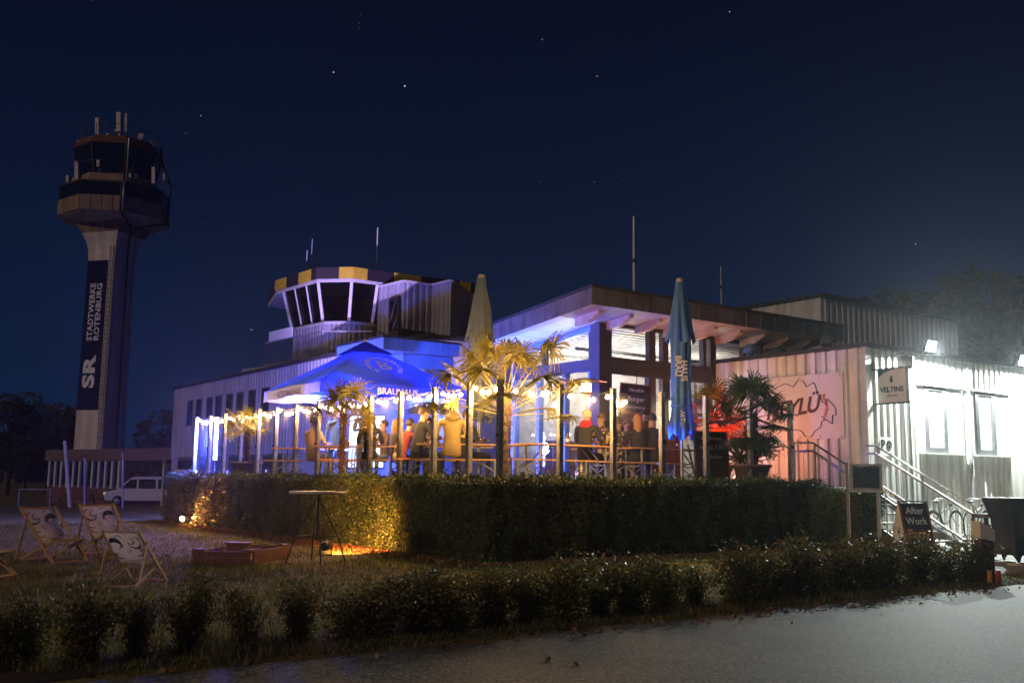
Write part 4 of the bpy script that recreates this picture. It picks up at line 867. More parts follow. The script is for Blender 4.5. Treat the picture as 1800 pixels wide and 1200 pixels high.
HG = thing('tall_hedge', 'long clipped evergreen hedge below the terrace windscreen', 'hedge', KM(-11, -.6))
hb = [(-11.25, -10.85, -.75, 15.7, 0, 1.31), (-10.85, -2.6, -.75, -.2, 0, 1.30), (-3.25, -2.60, -2.05, -.3, 0, 1.18)]
core = MB()
for b0, b1, a0, a1, z0, z1 in hb: core.box(b0+.05, b1-.05, a0+.05, a1-.05, 0, z1-.06)
core.build('inner_growth', mat('hedge_inner', (.018, .024, .008), .95, var=.5, scale=9), HG, KF)
P, Nn = shell_points(hb, 2900, .035)
def patch(P):
    v = np.sin(P[:, 0]*1.9+np.sin(P[:, 2]*4+P[:, 1]*1.3)*1.4)+np.sin(P[:, 1]*2.3+P[:, 2]*3+1)+rng.normal(0, .8, len(P)); return np.where(v > .7, 1, np.where(v < -.6, 2, 0))
keep = ~((np.sin(P[:, 0]*3.1+1)*np.sin(P[:, 2]*6+P[:, 0]*2)*np.sin(P[:, 1]*2.7+.5) > .42) & (rng.uniform(size=len(P)) < .7)); P, Nn = P[keep], Nn[keep]
Rk = np.array(KF.to_3x3()); tr = np.array(KF.translation)
hi = WM[HG.name].inverted(); loc = (P@Rk.T+tr); hiR = np.array(hi.to_3x3()); loc = loc@hiR.T+np.array(hi.translation); nl = (Nn@Rk.T)@hiR.T
o = link_mesh(leaf_mesh('foliage', loc, nl, .055, NEED, patch(P), .32), 'foliage', HG); o['kind'] = 'stuff'
# sprigs standing up along the top
n = 11000; q = rng.uniform(0, 1, (n, 2)); k = rng.integers(0, 2, n)
Pt = np.where(k[:, None] == 0, np.stack([-11.28+q[:, 0]*.45, -.75+q[:, 1]*16.3], 1), np.stack([-10.9+q[:, 1]*8.3, -.78+q[:, 0]*.6], 1))
Pt = np.column_stack([Pt, 1.31+np.abs(rng.normal(0, .045, n))*(1+.9*np.sin(Pt[:, 0]*2.3+Pt[:, 1]*1.9))]); loc2 = ((Pt@Rk.T+tr)@hiR.T)+np.array(hi.translation)
o = link_mesh(leaf_mesh('sprigs', loc2, None, .07, NEED, rng.integers(0, 3, n), .25), 'sprigs', HG); o['kind'] = 'stuff'
# fallen leaves at the foot
n = 5200; s_ = rng.uniform(0, 1, n); Pl = np.column_stack([-11.3-np.abs(rng.normal(0, .30, n)), -1.2+s_*16.5, .02+rng.uniform(0, .025, n)])
n2 = 2500; Pl = np.concatenate([Pl, np.column_stack([-11.3+rng.uniform(0, 8, n2), -.85-np.abs(rng.normal(0, .22, n2)), .02+rng.uniform(0, .02, n2)])])
n3 = 420; Pl = np.concatenate([Pl, np.column_stack([rng.uniform(-26, -4, n3), -6.75-np.abs(rng.normal(0, .22, n3)), .018+rng.uniform(0, .012, n3)]), np.column_stack([rng.uniform(-26, -2, 14), -6.9-rng.uniform(0, 3.5, 14), np.full(14, .02)])])
Pw = Pl@Rk.T+tr
lit = [mat('litter_a', (.22, .10, .04), .8, var=.3), mat('litter_b', (.15, .06, .03), .8, var=.3), mat('litter_c', (.28, .16, .06), .8, var=.3)]
tag(link_mesh(leaf_mesh('fallen_leaves', Pw, np.tile([0, 0, 1.], (len(Pw), 1)), .06, lit, rng.integers(0, 3, len(Pw)), .6), 'fallen_leaves'), 'dry brown fallen leaves strewn along the foot of the hedge', 'leaves', kind='stuff')

def shrub_meshes(seed, n=3000):
    r2 = np.random.default_rng(seed); P = []; mi = []
    stems = MB()
    for k in range(16):
        a = r2.uniform(0, 2*PI); lean = r2.uniform(.05, .40); h = r2.uniform(.42, .72); top = (lean*math.cos(a), lean*math.sin(a), h)
        mid = (top[0]*.35+r2.normal(0, .02), top[1]*.35+r2.normal(0, .02), h*.5); stems.tube([(0, 0, -.02), mid, top], [.010, .007, .003], 4, caps=False)
        m = n//16
        t = r2.uniform(.03, 1.04, m); base = np.array([np.interp(t, [0, .5, 1], [0, mid[j], top[j]]) for j in range(3)]).T
        base += r2.normal(0, .085, (m, 3))*np.array([1, 1, .6]); P.append(base); mi.append(np.where(t > .9, np.where(r2.uniform(size=m) < .30, 3, 4), r2.integers(0, 3, m)))
    P = np.concatenate(P); mi = np.concatenate(mi); P[:, 2] = np.maximum(P[:, 2], .03)
    return leaf_mesh('foliage', P, None, .046, LEAF+TIP, mi, .55), stems.mesh('stems', M_['bark'])
protoS = [shrub_meshes(s) for s in (1, 2, 3, 4)]
lrow = ['at the dark far left', 'between the two leftmost deck chairs and the road', 'before the deck chair seen from behind']
spots = []
pxs = [12, 60, 150, 245, 340, 435, 530, 610, 665, 735, 800, 865, 925, 985, 1050, 1110, 1170, 1222, 1300, 1350, 1395, 1440, 1480, 1520, 1562, 1612, 1665, 1705]
for i, px in enumerate(pxs):
    aa = -6.05+.12*math.sin(i*2.3)
    o_ = KI @ Vector((0, 0, 0)); d_ = KI.to_3x3() @ ray(px, 1050); t_ = (aa-o_.y)/d_.y; q = o_+d_*t_; spots.append((px, KF @ Vector((q.x, aa, 0))))
def where_of(px):
    if px < 40: return 'cut by the left edge of the frame, below the nearest deck chair'
    if px < 110: return 'in the dark left of the chair seen from behind'
    if px < 200: return 'directly below the deck chair seen from behind'
    if px < 300: return 'just right of the deck chair seen from behind'
    if px < 400: return 'standing before the left end of the wooden sandpit'
    if px < 480: return 'standing before the middle of the wooden sandpit'
    if px < 560: return 'under the left edge of the white round bar table'
    if px < 630: return 'under the right edge of the white round bar table'
    if px < 700: return 'in front of the orange lit hedge foot'
    if px < 770: return 'right of the orange lit hedge foot, below a glass post'
    if px < 830: return 'below the yellow hooded man, first of the dense run'
    if px < 900: return 'below the tall corner palm'
    if px < 960: return 'just right below the tall corner palm'
    if px < 1020: return 'below the white haired woman, on the left'
    if px < 1080: return 'below the patio heater and patterned shirt'
    if px < 1140: return 'below the hanging menu blackboard'
    if px < 1200: return 'below the closed blue parasol, on its left'
    if px < 1270: return 'below the closed blue parasol, before the bright lawn gap'
    if px < 1325: return 'right of the lawn gap, below the big potted palm'
    if px < 1370: return 'second to the right of the lawn gap'
    if px < 1415: return 'below the place where the stair railing begins'
    if px < 1460: return 'left of the wooden notice board post'
    if px < 1500: return 'at the foot of the wooden notice board post'
    if px < 1540: return 'under the notice board, in front of the steps'
    if px < 1590: return 'left of the After Work board'
    if px < 1640: return 'in front of the After Work board, small and bright'
    if px < 1690: return 'with pink tips, right of the After Work board'
    return 'beside the bin at the right end of the row'
for i, (px, p) in enumerate(spots):
    pm = protoS[i % 4]; s = .88+.16*random.random()
    s *= .90 if px > 1250 else (.80 if px > 820 else (.70 if px > 560 else .78))
    if px in (1222,): s = .60
    s *= (.82, 1.0, 1.14, .92, 1.06, .88, 1.1)[i % 7]
    M = Matrix.Translation(p) @ Matrix.Rotation(i*1.9, 4, 'Z') @ Matrix.Diagonal((s*(1.30 if 560 < px < 1250 else (1.12 if px > 600 else .74)), s*(1.2 if px > 600 else .8), s*.98, 1))
    t = thing('low_shrub', 'low roadside shrub '+where_of(px), 'shrub', M, 'low shrubs along the road edge')
    link_mesh(pm[0], 'foliage', t)['kind'] = 'stuff'; link_mesh(pm[1], 'stems', t)['kind'] = 'stuff'
# soil strip under the shrubs
f = MB(); e1 = [(-45+i*.5, -6.60+.10*math.sin(i*1.3)+.05*random.uniform(-1, 1), .006) for i in range(79)]; e2 = [(-45+i*.5, -5.70+.12*math.sin(i*.9)+.05*random.uniform(-1, 1), .006) for i in range(79)]
f.add(e1+e2, [(i, i+1, 80+i, 79+i) for i in range(78)]); tag(f.build('planting_strip', M_['soil'], space=KF), kind='structure')

# ---- fan palms
def frond_mesh(seed, mats, nl=26, R=.42, span=250, droop=.35, pet=.55):
    r2 = random.Random(seed); f = MB(); 
    f.cur = 0; f.tube([(0, 0, 0), (0, .02, pet*.5), (0, .0, pet)], [.011, .009, .006], 5, caps=False)
    f.cur = 1
    for k in range(nl):
        a = math.radians(-span/2+span*k/(nl-1)+r2.uniform(-2, 2)); ln = R*(1-.22*abs(k/(nl-1)-.5)*2)*r2.uniform(.9, 1.06)
        d = Vector((math.sin(a), 0, math.cos(a))); wd = .0100*R/.42; side = Vector((d.z, 0, -d.x)); nrm = Vector((0, -1, 0))
        fold = .35*abs(math.sin(a)); pts = []
        for s, w_ in ((0.0, .5), (.40, 1.), (.72, .7), (1.0, .08)):
            dr = droop*(s**2.6)*ln*(.6+r2.random()*.9); c = Vector((0, 0, pet))+d*ln*s+nrm*(fold*ln*s*.35)+Vector((0, -.1*s, -dr))
            pts.append((c, w_))
        vs = []
        for c, w_ in pts: vs += [c-side*wd*w_+nrm*.006*w_, c, c+side*wd*w_+nrm*.006*w_]
        f.add(vs, [(3*i+j, 3*i+j+1, 3*i+4+j, 3*i+3+j) for i in range(3) for j in (0, 1)], False)
    return f.mesh('frond', mats)
def palm(name, label, M, trunk_h, fr, nfr, scale, tr_r=.10, leafm='palmleaf', pot=False, lowang=125, up=8, seed=0, group='fan palms on the terrace'):
    rr = random.Random(seed); t = thing(name, label, 'palm', M, group); z0 = 0
    if pot:
        f = MB(); f.lathe([(0, 0), (.26, 0), (.38, .40), (.42, .40), (.42, .46), (.35, .46), (.33, .40), (0, .40)], 20); f.build('planter', M_['terracotta'], t)
        f = MB(); f.lathe([(.35, .41), (0, .43)], 16); f.build('soil', M_['soil'], t); z0 = .40
    f = MB(); pts = []; rs = []
    for k in range(18):
        z = z0+trunk_h*k/17; pts.append((.03*math.sin(z*2+seed), .03*math.cos(z*1.7+seed), z)); rs.append(tr_r*(1+.18*(k % 2))*(1.15 if k > 12 else 1))
    f.tube(pts, rs, 10, smooth=False); f.build('trunk', M_['fibre'], t)
    f = MB()
    for k in range(200):
        z = z0+trunk_h*rr.random()**.7; a = rr.uniform(0, 2*PI); r_ = tr_r*1.05; f.bar((r_*math.cos(a), r_*math.sin(a), z), ((r_+.05)*math.cos(a+.2), (r_+.05)*math.sin(a+.2), z+rr.uniform(-.10, .06)), .010)
    f.build('trunk_fibres', M_['fibre'], t)['kind'] = 'stuff'
    for k in range(nfr):
        u = (k+.5)/nfr; inc = math.radians(up+(lowang-up)*u**.9+rr.uniform(-8, 8)); az = k*2.39996+rr.uniform(-.2, .2)
        s = scale*(.85+.3*rr.random())*(1-.12*(u < .2))
        L_ = Matrix.Translation((pts[-1][0], pts[-1][1], z0+trunk_h-.02-.22*u)) @ Matrix.Rotation(az, 4, 'Z') @ Matrix.Rotation(inc, 4, 'X') @ Matrix.Diagonal((s, s, s, 1))
        L_ = L_ @ Matrix.Rotation(rr.uniform(-.3, .3), 4, 'Z')
        link_mesh(fr[k % len(fr)], 'frond', t, L_)
    return t
FRY = [frond_mesh(s, [M_['petiole'], M_['palmleaf']], pet=.80, R=.66, droop=.55, nl=28) for s in (1, 2, 3)]
FRC = [frond_mesh(s, [M_['petiole'], M_['palmleaf']], pet=1.12, R=.66, droop=.6, nl=26) for s in (21, 22, 23)]
FRG = [frond_mesh(s, [M_['petiole'], M_['palmgreen']], pet=.60, R=.62, droop=.6, nl=32) for s in (4, 5, 6)]
FRS = [frond_mesh(s, [M_['petiole'], M_['palmleaf']], pet=.5, R=.60, droop=.5, nl=26) for s in (7, 8)]
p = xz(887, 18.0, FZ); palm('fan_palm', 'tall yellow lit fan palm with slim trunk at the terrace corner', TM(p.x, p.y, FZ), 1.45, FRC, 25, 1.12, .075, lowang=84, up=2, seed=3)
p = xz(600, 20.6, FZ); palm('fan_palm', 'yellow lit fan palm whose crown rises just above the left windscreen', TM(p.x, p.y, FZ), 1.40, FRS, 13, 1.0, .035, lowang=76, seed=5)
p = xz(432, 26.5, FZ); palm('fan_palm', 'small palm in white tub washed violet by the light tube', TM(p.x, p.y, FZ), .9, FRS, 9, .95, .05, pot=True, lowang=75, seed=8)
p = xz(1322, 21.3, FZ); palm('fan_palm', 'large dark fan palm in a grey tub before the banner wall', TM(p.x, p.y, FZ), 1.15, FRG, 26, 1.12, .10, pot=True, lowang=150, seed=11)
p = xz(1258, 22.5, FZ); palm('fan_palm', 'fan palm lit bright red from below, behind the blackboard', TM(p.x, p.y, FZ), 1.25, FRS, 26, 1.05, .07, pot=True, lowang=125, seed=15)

# ---- trees
def tree_meshes(seed, R=3.2, H=9, n=5400, ls=.30):
    r2 = np.random.default_rng(seed); tr_ = MB(); tr_.tube([(0, 0, -.5), (.1, 0, H*.3), (0, .1, H*.6), (.1, 0, H*.85)], [.28, .22, .14, .05], 8)
    P = []; nc = 30
    for k in range(nc):
        z = r2.uniform(.28, .98)*H; rr = R*math.sqrt(max(.05, 1-((z/H-.55)/.5)**2))*r2.uniform(.2, 1); a = r2.uniform(0, 2*PI); c = np.array([rr*math.cos(a), rr*math.sin(a), z])
        tr_.tube([(0, 0, z*.6), tuple(c*.6+np.array([0, 0, z*.3])), tuple(c)], [.08, .05, .02], 4, caps=False)
        m = n//nc; q = r2.normal(size=(m, 3)); q /= np.linalg.norm(q, axis=1)[:, None]; P.append(c+q*(r2.uniform(.5, 1, m)**.4)[:, None]*np.array([1.0, 1.0, .75])*r2.uniform(.6, 1.3))
    P = np.concatenate(P); return tr_.mesh('trunk', M_['bark']), leaf_mesh('crown', P, None, ls, DARKLEAF, r2.integers(0, 3, len(P)), .7)
TR = [tree_meshes(s) for s in (11, 12, 13)]
tl = [(10, 95, 9.5, 'far left tree, tallest, cut by the frame edge'), (42, 110, 7, 'dark tree between the far left tree and the taller clump'), (78, 100, 6.5, 'round dark tree left of the tower, lower than its neighbours'), (112, 96, 8.3, 'dark tree just left of the concrete tower'), (140, 105, 8.2, 'dark tree partly hidden by the concrete tower shaft'),
      (248, 170, 7, 'low distant tree between tower and long block'), (272, 150, 7.5, 'distant tree right of the van roof'), (296, 120, 9.5, 'rounded tree touching the left end of the long block'), (225, 190, 6, 'faint distant tree just right of the tower foot'),
      (1530, 95, 19, 'dark tree top showing behind the taller ribbed block'), (1640, 80, 16, 'tall dark tree in the glow behind the floodlights'), (1735, 84, 14.5, 'dark tree above the second floodlight'), (1812, 70, 17, 'tall black tree at the right edge of the frame'), (1690, 100, 18, 'hazy tree further back between the floodlights')]
for i, (px, Y, h, lab) in enumerate(tl):
    s = h/9; p = xz(px, Y, 0); t = thing('tree', lab, 'tree', TM(p.x, Y, groundz(0, Y), i*1.1) @ Matrix.Diagonal((s*1.15, s*1.15, s, 1)), 'dark trees behind the airfield buildings')
    a_, b_ = TR[i % 3]; link_mesh(a_, 'trunk', t); o = link_mesh(b_, 'crown', t)
# long far treeline
n = 26000; X = rng.uniform(-188, 120, n); hh = 3.2+1.2*np.sin(X*.12)+.9*np.sin(X*.37+1)+.5*np.sin(X*.9); P = np.column_stack([X, 205+rng.uniform(-5, 5, n)+0*X, -.7+rng.uniform(0, 1, n)**.7*hh*1.35])
tag(link_mesh(leaf_mesh('far_woods', P, None, 1.3, DARKLEAF, rng.integers(0, 3, n), .8), 'far_woods'), 'low distant line of woods on the horizon', 'woods', kind='stuff')

# ================================================================== WINDSCREEN
PT = 3.05
pm = MB(); pm.box(-.045, .045, -.045, .045, -.1, 1.80); pm.box(-.05, .05, -.05, .05, 1.80, 1.812)
pmesh = pm.mesh('post', M_['steel'])
km = MB(); km.ball((0, 0, 0), .035, 8, 5); kmesh = km.mesh('clamp', M_['blackpl'])
ws1 = thing('glass_windscreen', 'long glass windscreen with steel posts running back along the left terrace side', 'windscreen', KM(-10.39, .145, FZ), 'terrace windscreens')
ws2 = thing('glass_windscreen', 'shorter glass windscreen with steel posts along the front of the terrace', 'windscreen', KM(-10.39, .145, FZ), 'terrace windscreens')
rowA = [0, .95, 2.15, 3.45, 4.72, 6.0, 7.25, 8.5, 9.7, 10.85, 12.05, 13.3, 14.5, 15.72]
rowB = [1.33, 2.61, 3.88, 5.12, 6.45, 7.77]
for i, s in enumerate(rowA):
    link_mesh(pmesh, 'post', ws1, Matrix.Translation((0, s, 0))); link_mesh(kmesh, 'clamp', ws1, Matrix.Translation((-.05, s, .85)))
    if i: g = MB(); g.box(-.006, .006, rowA[i-1]+.07, s-.07, .05, 1.74); g.build('glass_pane', GLASS, ws1)
pr = 0
for i, s in enumerate(rowB):
    link_mesh(pmesh, 'post', ws2, Matrix.Translation((s, 0, 0))); link_mesh(kmesh, 'clamp', ws2, Matrix.Translation((s, -.05, .85)))
    if i < 4: g = MB(); g.box(pr+.07, s-.07, -.006, .006, .05, 1.74); g.build('glass_pane', GLASS, ws2)
    pr = s
# string lights
BULB = emis('warm_bulb', (1, .60, .25), 90)
bb = MB(); bb.ball((0, 0, -.035), .042, 8, 6); bmesh_ = bb.mesh('bulb', BULB); sk = MB(); sk.tube([(0, 0, -.005), (0, 0, .05)], .014, 6); smesh = sk.mesh('socket', M_['blackpl'])
sA = thing('string_lights', 'string of warm glowing bulbs along the long left windscreen', 'string lights', KM(-10.39, .145, FZ), 'bulb strings on the windscreens')
sB = thing('string_lights', 'string of warm glowing bulbs along the front windscreen by the palm', 'string lights', KM(-10.39, .145, FZ), 'bulb strings on the windscreens')
def string(t, pos, nper, lp):
    for p, q in zip(pos, pos[1:]):
        p, q = Vector(p), Vector(q); pts = []
        for k in range(9): u = k/8; pts.append(p.lerp(q, u)-Vector((0, 0, .12*4*u*(1-u))))
        f = MB(); f.tube(pts, .008, 4); f.build('cable', M_['blackpl'], t)
        for k in range(nper):
            u = (k+.5)/nper+random.uniform(-.08, .08); c = p.lerp(q, u)-Vector((0, 0, .12*4*u*(1-u)+.06)); link_mesh(bmesh_, 'bulb', t, Matrix.Translation(c)); link_mesh(smesh, 'socket', t, Matrix.Translation(c))
        c = p.lerp(q, .5)-Vector((0, 0, .24)); ld = bpy.data.lights.new('bulb_glow', 'POINT'); ld.energy = lp; ld.color = (1, .52, .17); ld.shadow_soft_size = .10
        lo_ = bpy.data.objects.new('bulb_glow', ld); COL.objects.link(lo_); lo_.parent = t; lo_.location = c
string(sA, [(.07, s, 1.83) for s in rowA], 5, 130)
string(sB, [(.0, .07, 1.83), (1.33, .07, 1.79), (2.61, .07, 1.77), (3.0, .07, 1.70)], 5, 130)
# bright white LED tube and coloured lights
p = xz(376, 29.3, FZ); t = thing('light_tube', 'glaring upright blue white light tube at the far end of the terrace', 'light tube', TM(p.x, p.y, FZ))
f = MB(); f.tube([(0, 0, .55), (0, 0, 1.78)], .05, 10); f.build('tube', emis('tube_glow', (.24, .28, 1), 75), t); f = MB(); f.lathe([(.16, 0), (.16, .03), (.02, .04), (.02, .55)], 12); f.build('stand', M_['blackpl'], t)
light('POINT', 'tube_lamp', (p.x+.1, p.y, FZ+1.2), 4800, (.07, .10, 1), t, size=.25)
def uplight(label, px, Y, col, e, glow, aim, spot=2.2, z=FZ, nm='uplight', grp='coloured uplights on the terrace'):
    p = xz(px, Y, z); t = thing(nm, label, 'spotlight', TM(p.x, p.y, z), grp); aim = Vector(aim)
    d = (aim-Vector((p.x, p.y, z+.15))).normalized(); Mq = d.to_track_quat('Z', 'Y').to_matrix().to_4x4()
    f = MB(); f.lathe([(.0, -.10), (.07, -.08), (.085, .06), (.075, .06)], 12); f.v = [tuple(Mq @ Vector(v)+Vector((0, 0, .17))) for v in f.v]; f.build('housing', M_['blackpl'], t)
    f = MB(); f.lathe([(.074, .045), (.0, .05)], 12); f.v = [tuple(Mq @ Vector(v)+Vector((0, 0, .17))) for v in f.v]; f.build('lens', emis(nm+'_glow_'+str(len(MATS)), glow, 30), t)
    f = MB(); f.tube([(-.1, 0, .17), (-.1, 0, .02), (.1, 0, .02), (.1, 0, .17)], .012, 5); f.build('yoke', M_['dark_metal'], t)
    lo_ = light('SPOT', 'spot_beam', Vector((p.x, p.y, z+.17))+d*.08, e, col, t, size=.06, aim=aim, spot=spot, blend=.8)
    return t
BL = (.05, .13, 1)
uplight('blue uplight at the far left end behind the windscreen', 400, 30, BL, 1500, (.2, .3, 1), W(-4.1, 21, 3.8), 2.6)
uplight('blue uplight under the big blue parasol', 610, 24.5, BL, 9000, (.2, .3, 1), W(-9.0, 8, 3.6), 2.6)
uplight('blue uplight beside the standing man under the parasol', 690, 24, BL, 2600, (.2, .3, 1), W(-7.5, 8.5, 3.6), 2.6)
uplight('blue uplight on the floor beyond the hooded man', 820, 22.5, BL, 900, (.2, .3, 1), W(-4.5, 7.5, 3.2), 2.0)
uplight('blue uplight at the glass front near the corner column', 990, 22.0, (.12, .12, 1), 130, (.3, .3, 1), W(-4.6, 5.2, 5.2), 1.9)
uplight('violet uplight below the hanging menu board', 1085, 23.0, (.30, .10, 1), 30, (.6, .3, 1), W(-4.0, 3.9, 5.3), 1.7)
uplight('red uplight at the pavilion front behind the tub palms', 1185, 23.6, (1, .06, .05), 18, (1, .2, .1), W(-3.0, 4.0, 5.2), 1.9)
uplight('orange red uplight low on the floor below the banner wall', 1268, 24.0, (1, .27, .15), 250, (1, .3, .1), W(-1.2, 2.9, 2.6), 2.7)
uplight('deep red uplight right of the red lit palm, behind the tub', 1296, 23.4, (1, .035, .025), 1500, (1, .15, .1), tuple(xz(1258, 22.5, 2.5)), 1.1)
uplight('deep red uplight straight below the red lit palm crown', 1270, 22.0, (1, .035, .025), 1500, (1, .15, .1), tuple(xz(1258, 22.4, 3.0)), 1.7)
uplight('blue uplight shining at the last windscreen posts', 1300, 21.3, (.03, .10, 1), 420, (.2, .3, 1), W(-3.2, .15, 2.4), 1.2)
uplight('blue uplight low beside the closed blue parasol', 1160, 20.6, (.03, .14, 1), 900, (.2, .3, 1), W(-5.4, .6, 4.0), 1.1)
# hedge spotlights in the lawn
g1 = uplight('glowing orange ground spotlight at the far end of the hedge', 318, 27.2, (1, .34, .07), 1000, (1, .6, .3), W(-11.2, 11.6, .55), 1.5, z=0, nm='ground_spotlight', grp='ground spotlights at the hedge')
g2 = uplight('glowing orange ground spotlight behind the white bar table', 572, 17.4, (1, .34, .07), 950, (1, .6, .3), W(-11.2, 3.0, .40), 1.7, z=0, nm='ground_spotlight', grp='ground spotlights at the hedge')
# purple effect light on the control tower: moving head on the terrace
uplight('violet effect light on a stand throwing light on the control tower', 470, 27.0, (.62, .42, 1), 13000, (.7, .6, 1), (-5.5, 40, 8.6), .62)
uplight('violet effect light behind the closed grey parasol aimed at the ribbed block', 800, 26.0, (.62, .42, 1), 5000, (.7, .6, 1), (-2.6, 40, 8.0), .5)
# projection screen / bright white panel
p0 = xz(612, 25.8, FZ); p1 = xz(672, 25.4, FZ); d = p1-p0; d.z = 0; t = thing('light_screen', 'glaring white projection screen under the blue parasol', 'screen', TM(p0.x, p0.y, FZ, math.atan2(d.y, d.x)))
f = MB(); f.box(0, d.length, -.01, .01, .35, 1.65); f.build('screen', emis('screen_glow', (.62, .72, 1), 5), t); f = MB(); f.box(-.03, d.length+.03, .012, .04, .30, 1.70); f.build('frame', M_['blackpl'], t)
for x in (.1, d.length-.1): f = MB(); f.tube([(x, .03, 0), (x, .03, .35)], .02, 6); f.build('leg', M_['blackpl'], t)
# patio heater
p = xz(1029, 20.6, FZ); t = thing('patio_heater', 'steel patio heater with glowing head and wide reflector hood', 'heater', TM(p.x, p.y, FZ))
f = MB(); f.lathe([(0, 0), (.22, 0), (.22, .06), (.20, .62), (.06, .70)], 20); f.build('base', M_['steel_shiny'], t); f = MB(); f.tube([(0, 0, .65), (0, 0, 1.85)], .03, 10); f.build('pole', M_['steel_shiny'], t)
f = MB(); f.lathe([(.05, 1.82), (.11, 1.86), (.12, 1.90)], 16); f.build('burner', M_['steel_shiny'], t); f = MB(); f.lathe([(.12, 1.90), (.12, 2.07)], 16); f.build('emitter', emis('heater_glow', (1, .66, .38), 9), t)
f = MB(); f.lathe([(.11, 2.07), (.14, 2.12), (.45, 2.10), (.44, 2.11), (.14, 2.18), (0, 2.21)], 28); f.build('reflector_hood', M_['steel_shiny'], t)
light('POINT', 'heater_light', (p.x, p.y, FZ+1.98), 10, (1, .5, .22), t, size=.14)

# ================================================================== PARASOLS
ux, uy = -3.57, 24.0; t = thing('open_parasol', 'large open blue parasol with pale printed emblem and lit valance', 'parasol', TM(ux, uy, FZ, math.radians(77.5)))
Ru, ze, za = 2.6, 2.15, 3.31
corn = [(Ru*math.cos(k*PI/2), Ru*math.sin(k*PI/2)) for k in range(4)]
rim = []
for k in range(4):
    a, b_ = Vector(corn[k]+(ze,)), Vector(corn[(k+1) % 4]+(ze,)); rim += [a, a.lerp(b_, .5)+Vector((0, 0, .03))]
f = MB(); f.ball((0, 0, za+.06), (.05, .05, .05), 8, 5); f.build('finial', M_['offwhite'], t)
for k in range(8):
    f = MB(); p, q, ap = rim[k], rim[(k+1) % 8], Vector((0, 0, za)); vs = []; NN = 7
    for i in range(NN+1):
        s = i/NN; a, b_ = ap.lerp(p, s), ap.lerp(q, s)
        for j in range(5): u = j/4; c = a.lerp(b_, u); c.z -= .04*s*(1-s)*2+.02*math.sin(PI*u)*s; vs.append(c)
    f.add(vs, [(5*i+j, 5*i+j+1, 5*i+6+j, 5*i+5+j) for i in range(NN) for j in range(4)], True); f.build('canopy_panel', M_['navyfab'], t)
    f = MB(); vs = []
    for j in range(9): u = j/8; c = p.lerp(q, u); dz = .26+.02*math.sin(u*PI*3+k); vs += [c, c*1.004+Vector((.01*math.sin(9*u), 0, -dz))]
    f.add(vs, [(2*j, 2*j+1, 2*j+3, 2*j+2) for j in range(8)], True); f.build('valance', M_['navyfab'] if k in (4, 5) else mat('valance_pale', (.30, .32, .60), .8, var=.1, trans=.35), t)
    f = MB(); c = p*.98; f.tube([(0, 0, za-.12), (c.x*.55, c.y*.55, za-.12-(za-ze)*.55), (c.x, c.y, ze-.03)], .014, 5); f.build('rib', M_['steel'], t)
    f = MB(); f.tube([(0, 0, 1.9), (c.x*.55, c.y*.55, za-.14-(za-ze)*.55)], .012, 5); f.build('strut', M_['steel'], t)
f = MB(); f.lathe([(.03, 0), (.03, za)], 10); f.build('pole', M_['steel'], t); f = MB(); f.box(-.4, .4, -.4, .4, 0, .08); f.build('base', M_['concrete'], t)
sl_u = (za-ze)/Ru; f = MB(); f.lathe([(.03, za+.05), (.72, za+.05-.72*sl_u)], 4, ph=0, smooth=False); f.build('vent_flap', M_['navyfab'], t)
# printed emblem (ring of letters with big B) on the panel pair facing the camera (corners 270 and 0 deg local -> mid 315)
ea = math.radians(225); nmid = Vector((math.cos(ea), math.sin(ea), 0)); Rm = Ru*math.cos(PI/4)
slope = Vector((nmid.x*Rm, nmid.y*Rm, ze+.03-za)); up_ = -slope.normalized(); rt = Vector((-nmid.y, nmid.x, 0))
def onslope(s, lift=.03): return Vector((0, 0, za))+slope*s+Vector((0, 0, lift-.04*s*(1-s)*2))
E_ = WM[t.name] @ text_frame(onslope(.60, .055), rt, up_)
pr_ = mat('parasol_print', (.55, .60, .85), .8, var=.05)
put_text('B', .62, t, E_, pr_, name='emblem', bold=.01, extrude=.002)
def ring(c):
    a = PI/2-(c.x)/.40; return ((.40+c.y)*math.cos(a), (.40+c.y)*math.sin(a), c.z)
put_text('ALTES·BRAUHAUS·BRAUEREI·', .155, t, E_, pr_, name='emblem_lettering', fn=ring, extrude=.002, bold=.004)
def valtext(k0, txt, size, m_, drop=.15, flip=False):
    p, q = rim[k0], rim[(k0+2) % 8]; c = p.lerp(q, .5); xd = (q-p); xd.z = 0; xd.normalize(); outv = Vector((xd.y, -xd.x, 0))
    Mx = WM[t.name] @ text_frame(c+outv*.045+Vector((0, 0, -drop)), xd if not flip else -xd, (0, 0, 1)); put_text(txt, size, t, Mx, m_, extrude=.002, bold=.004)
valtext(2, 'ALTES BRAUHAUS', .19, mat('valance_print', (.16, .14, .26), .8)); valtext(4, 'BRAUHAUS', .20, pr_)

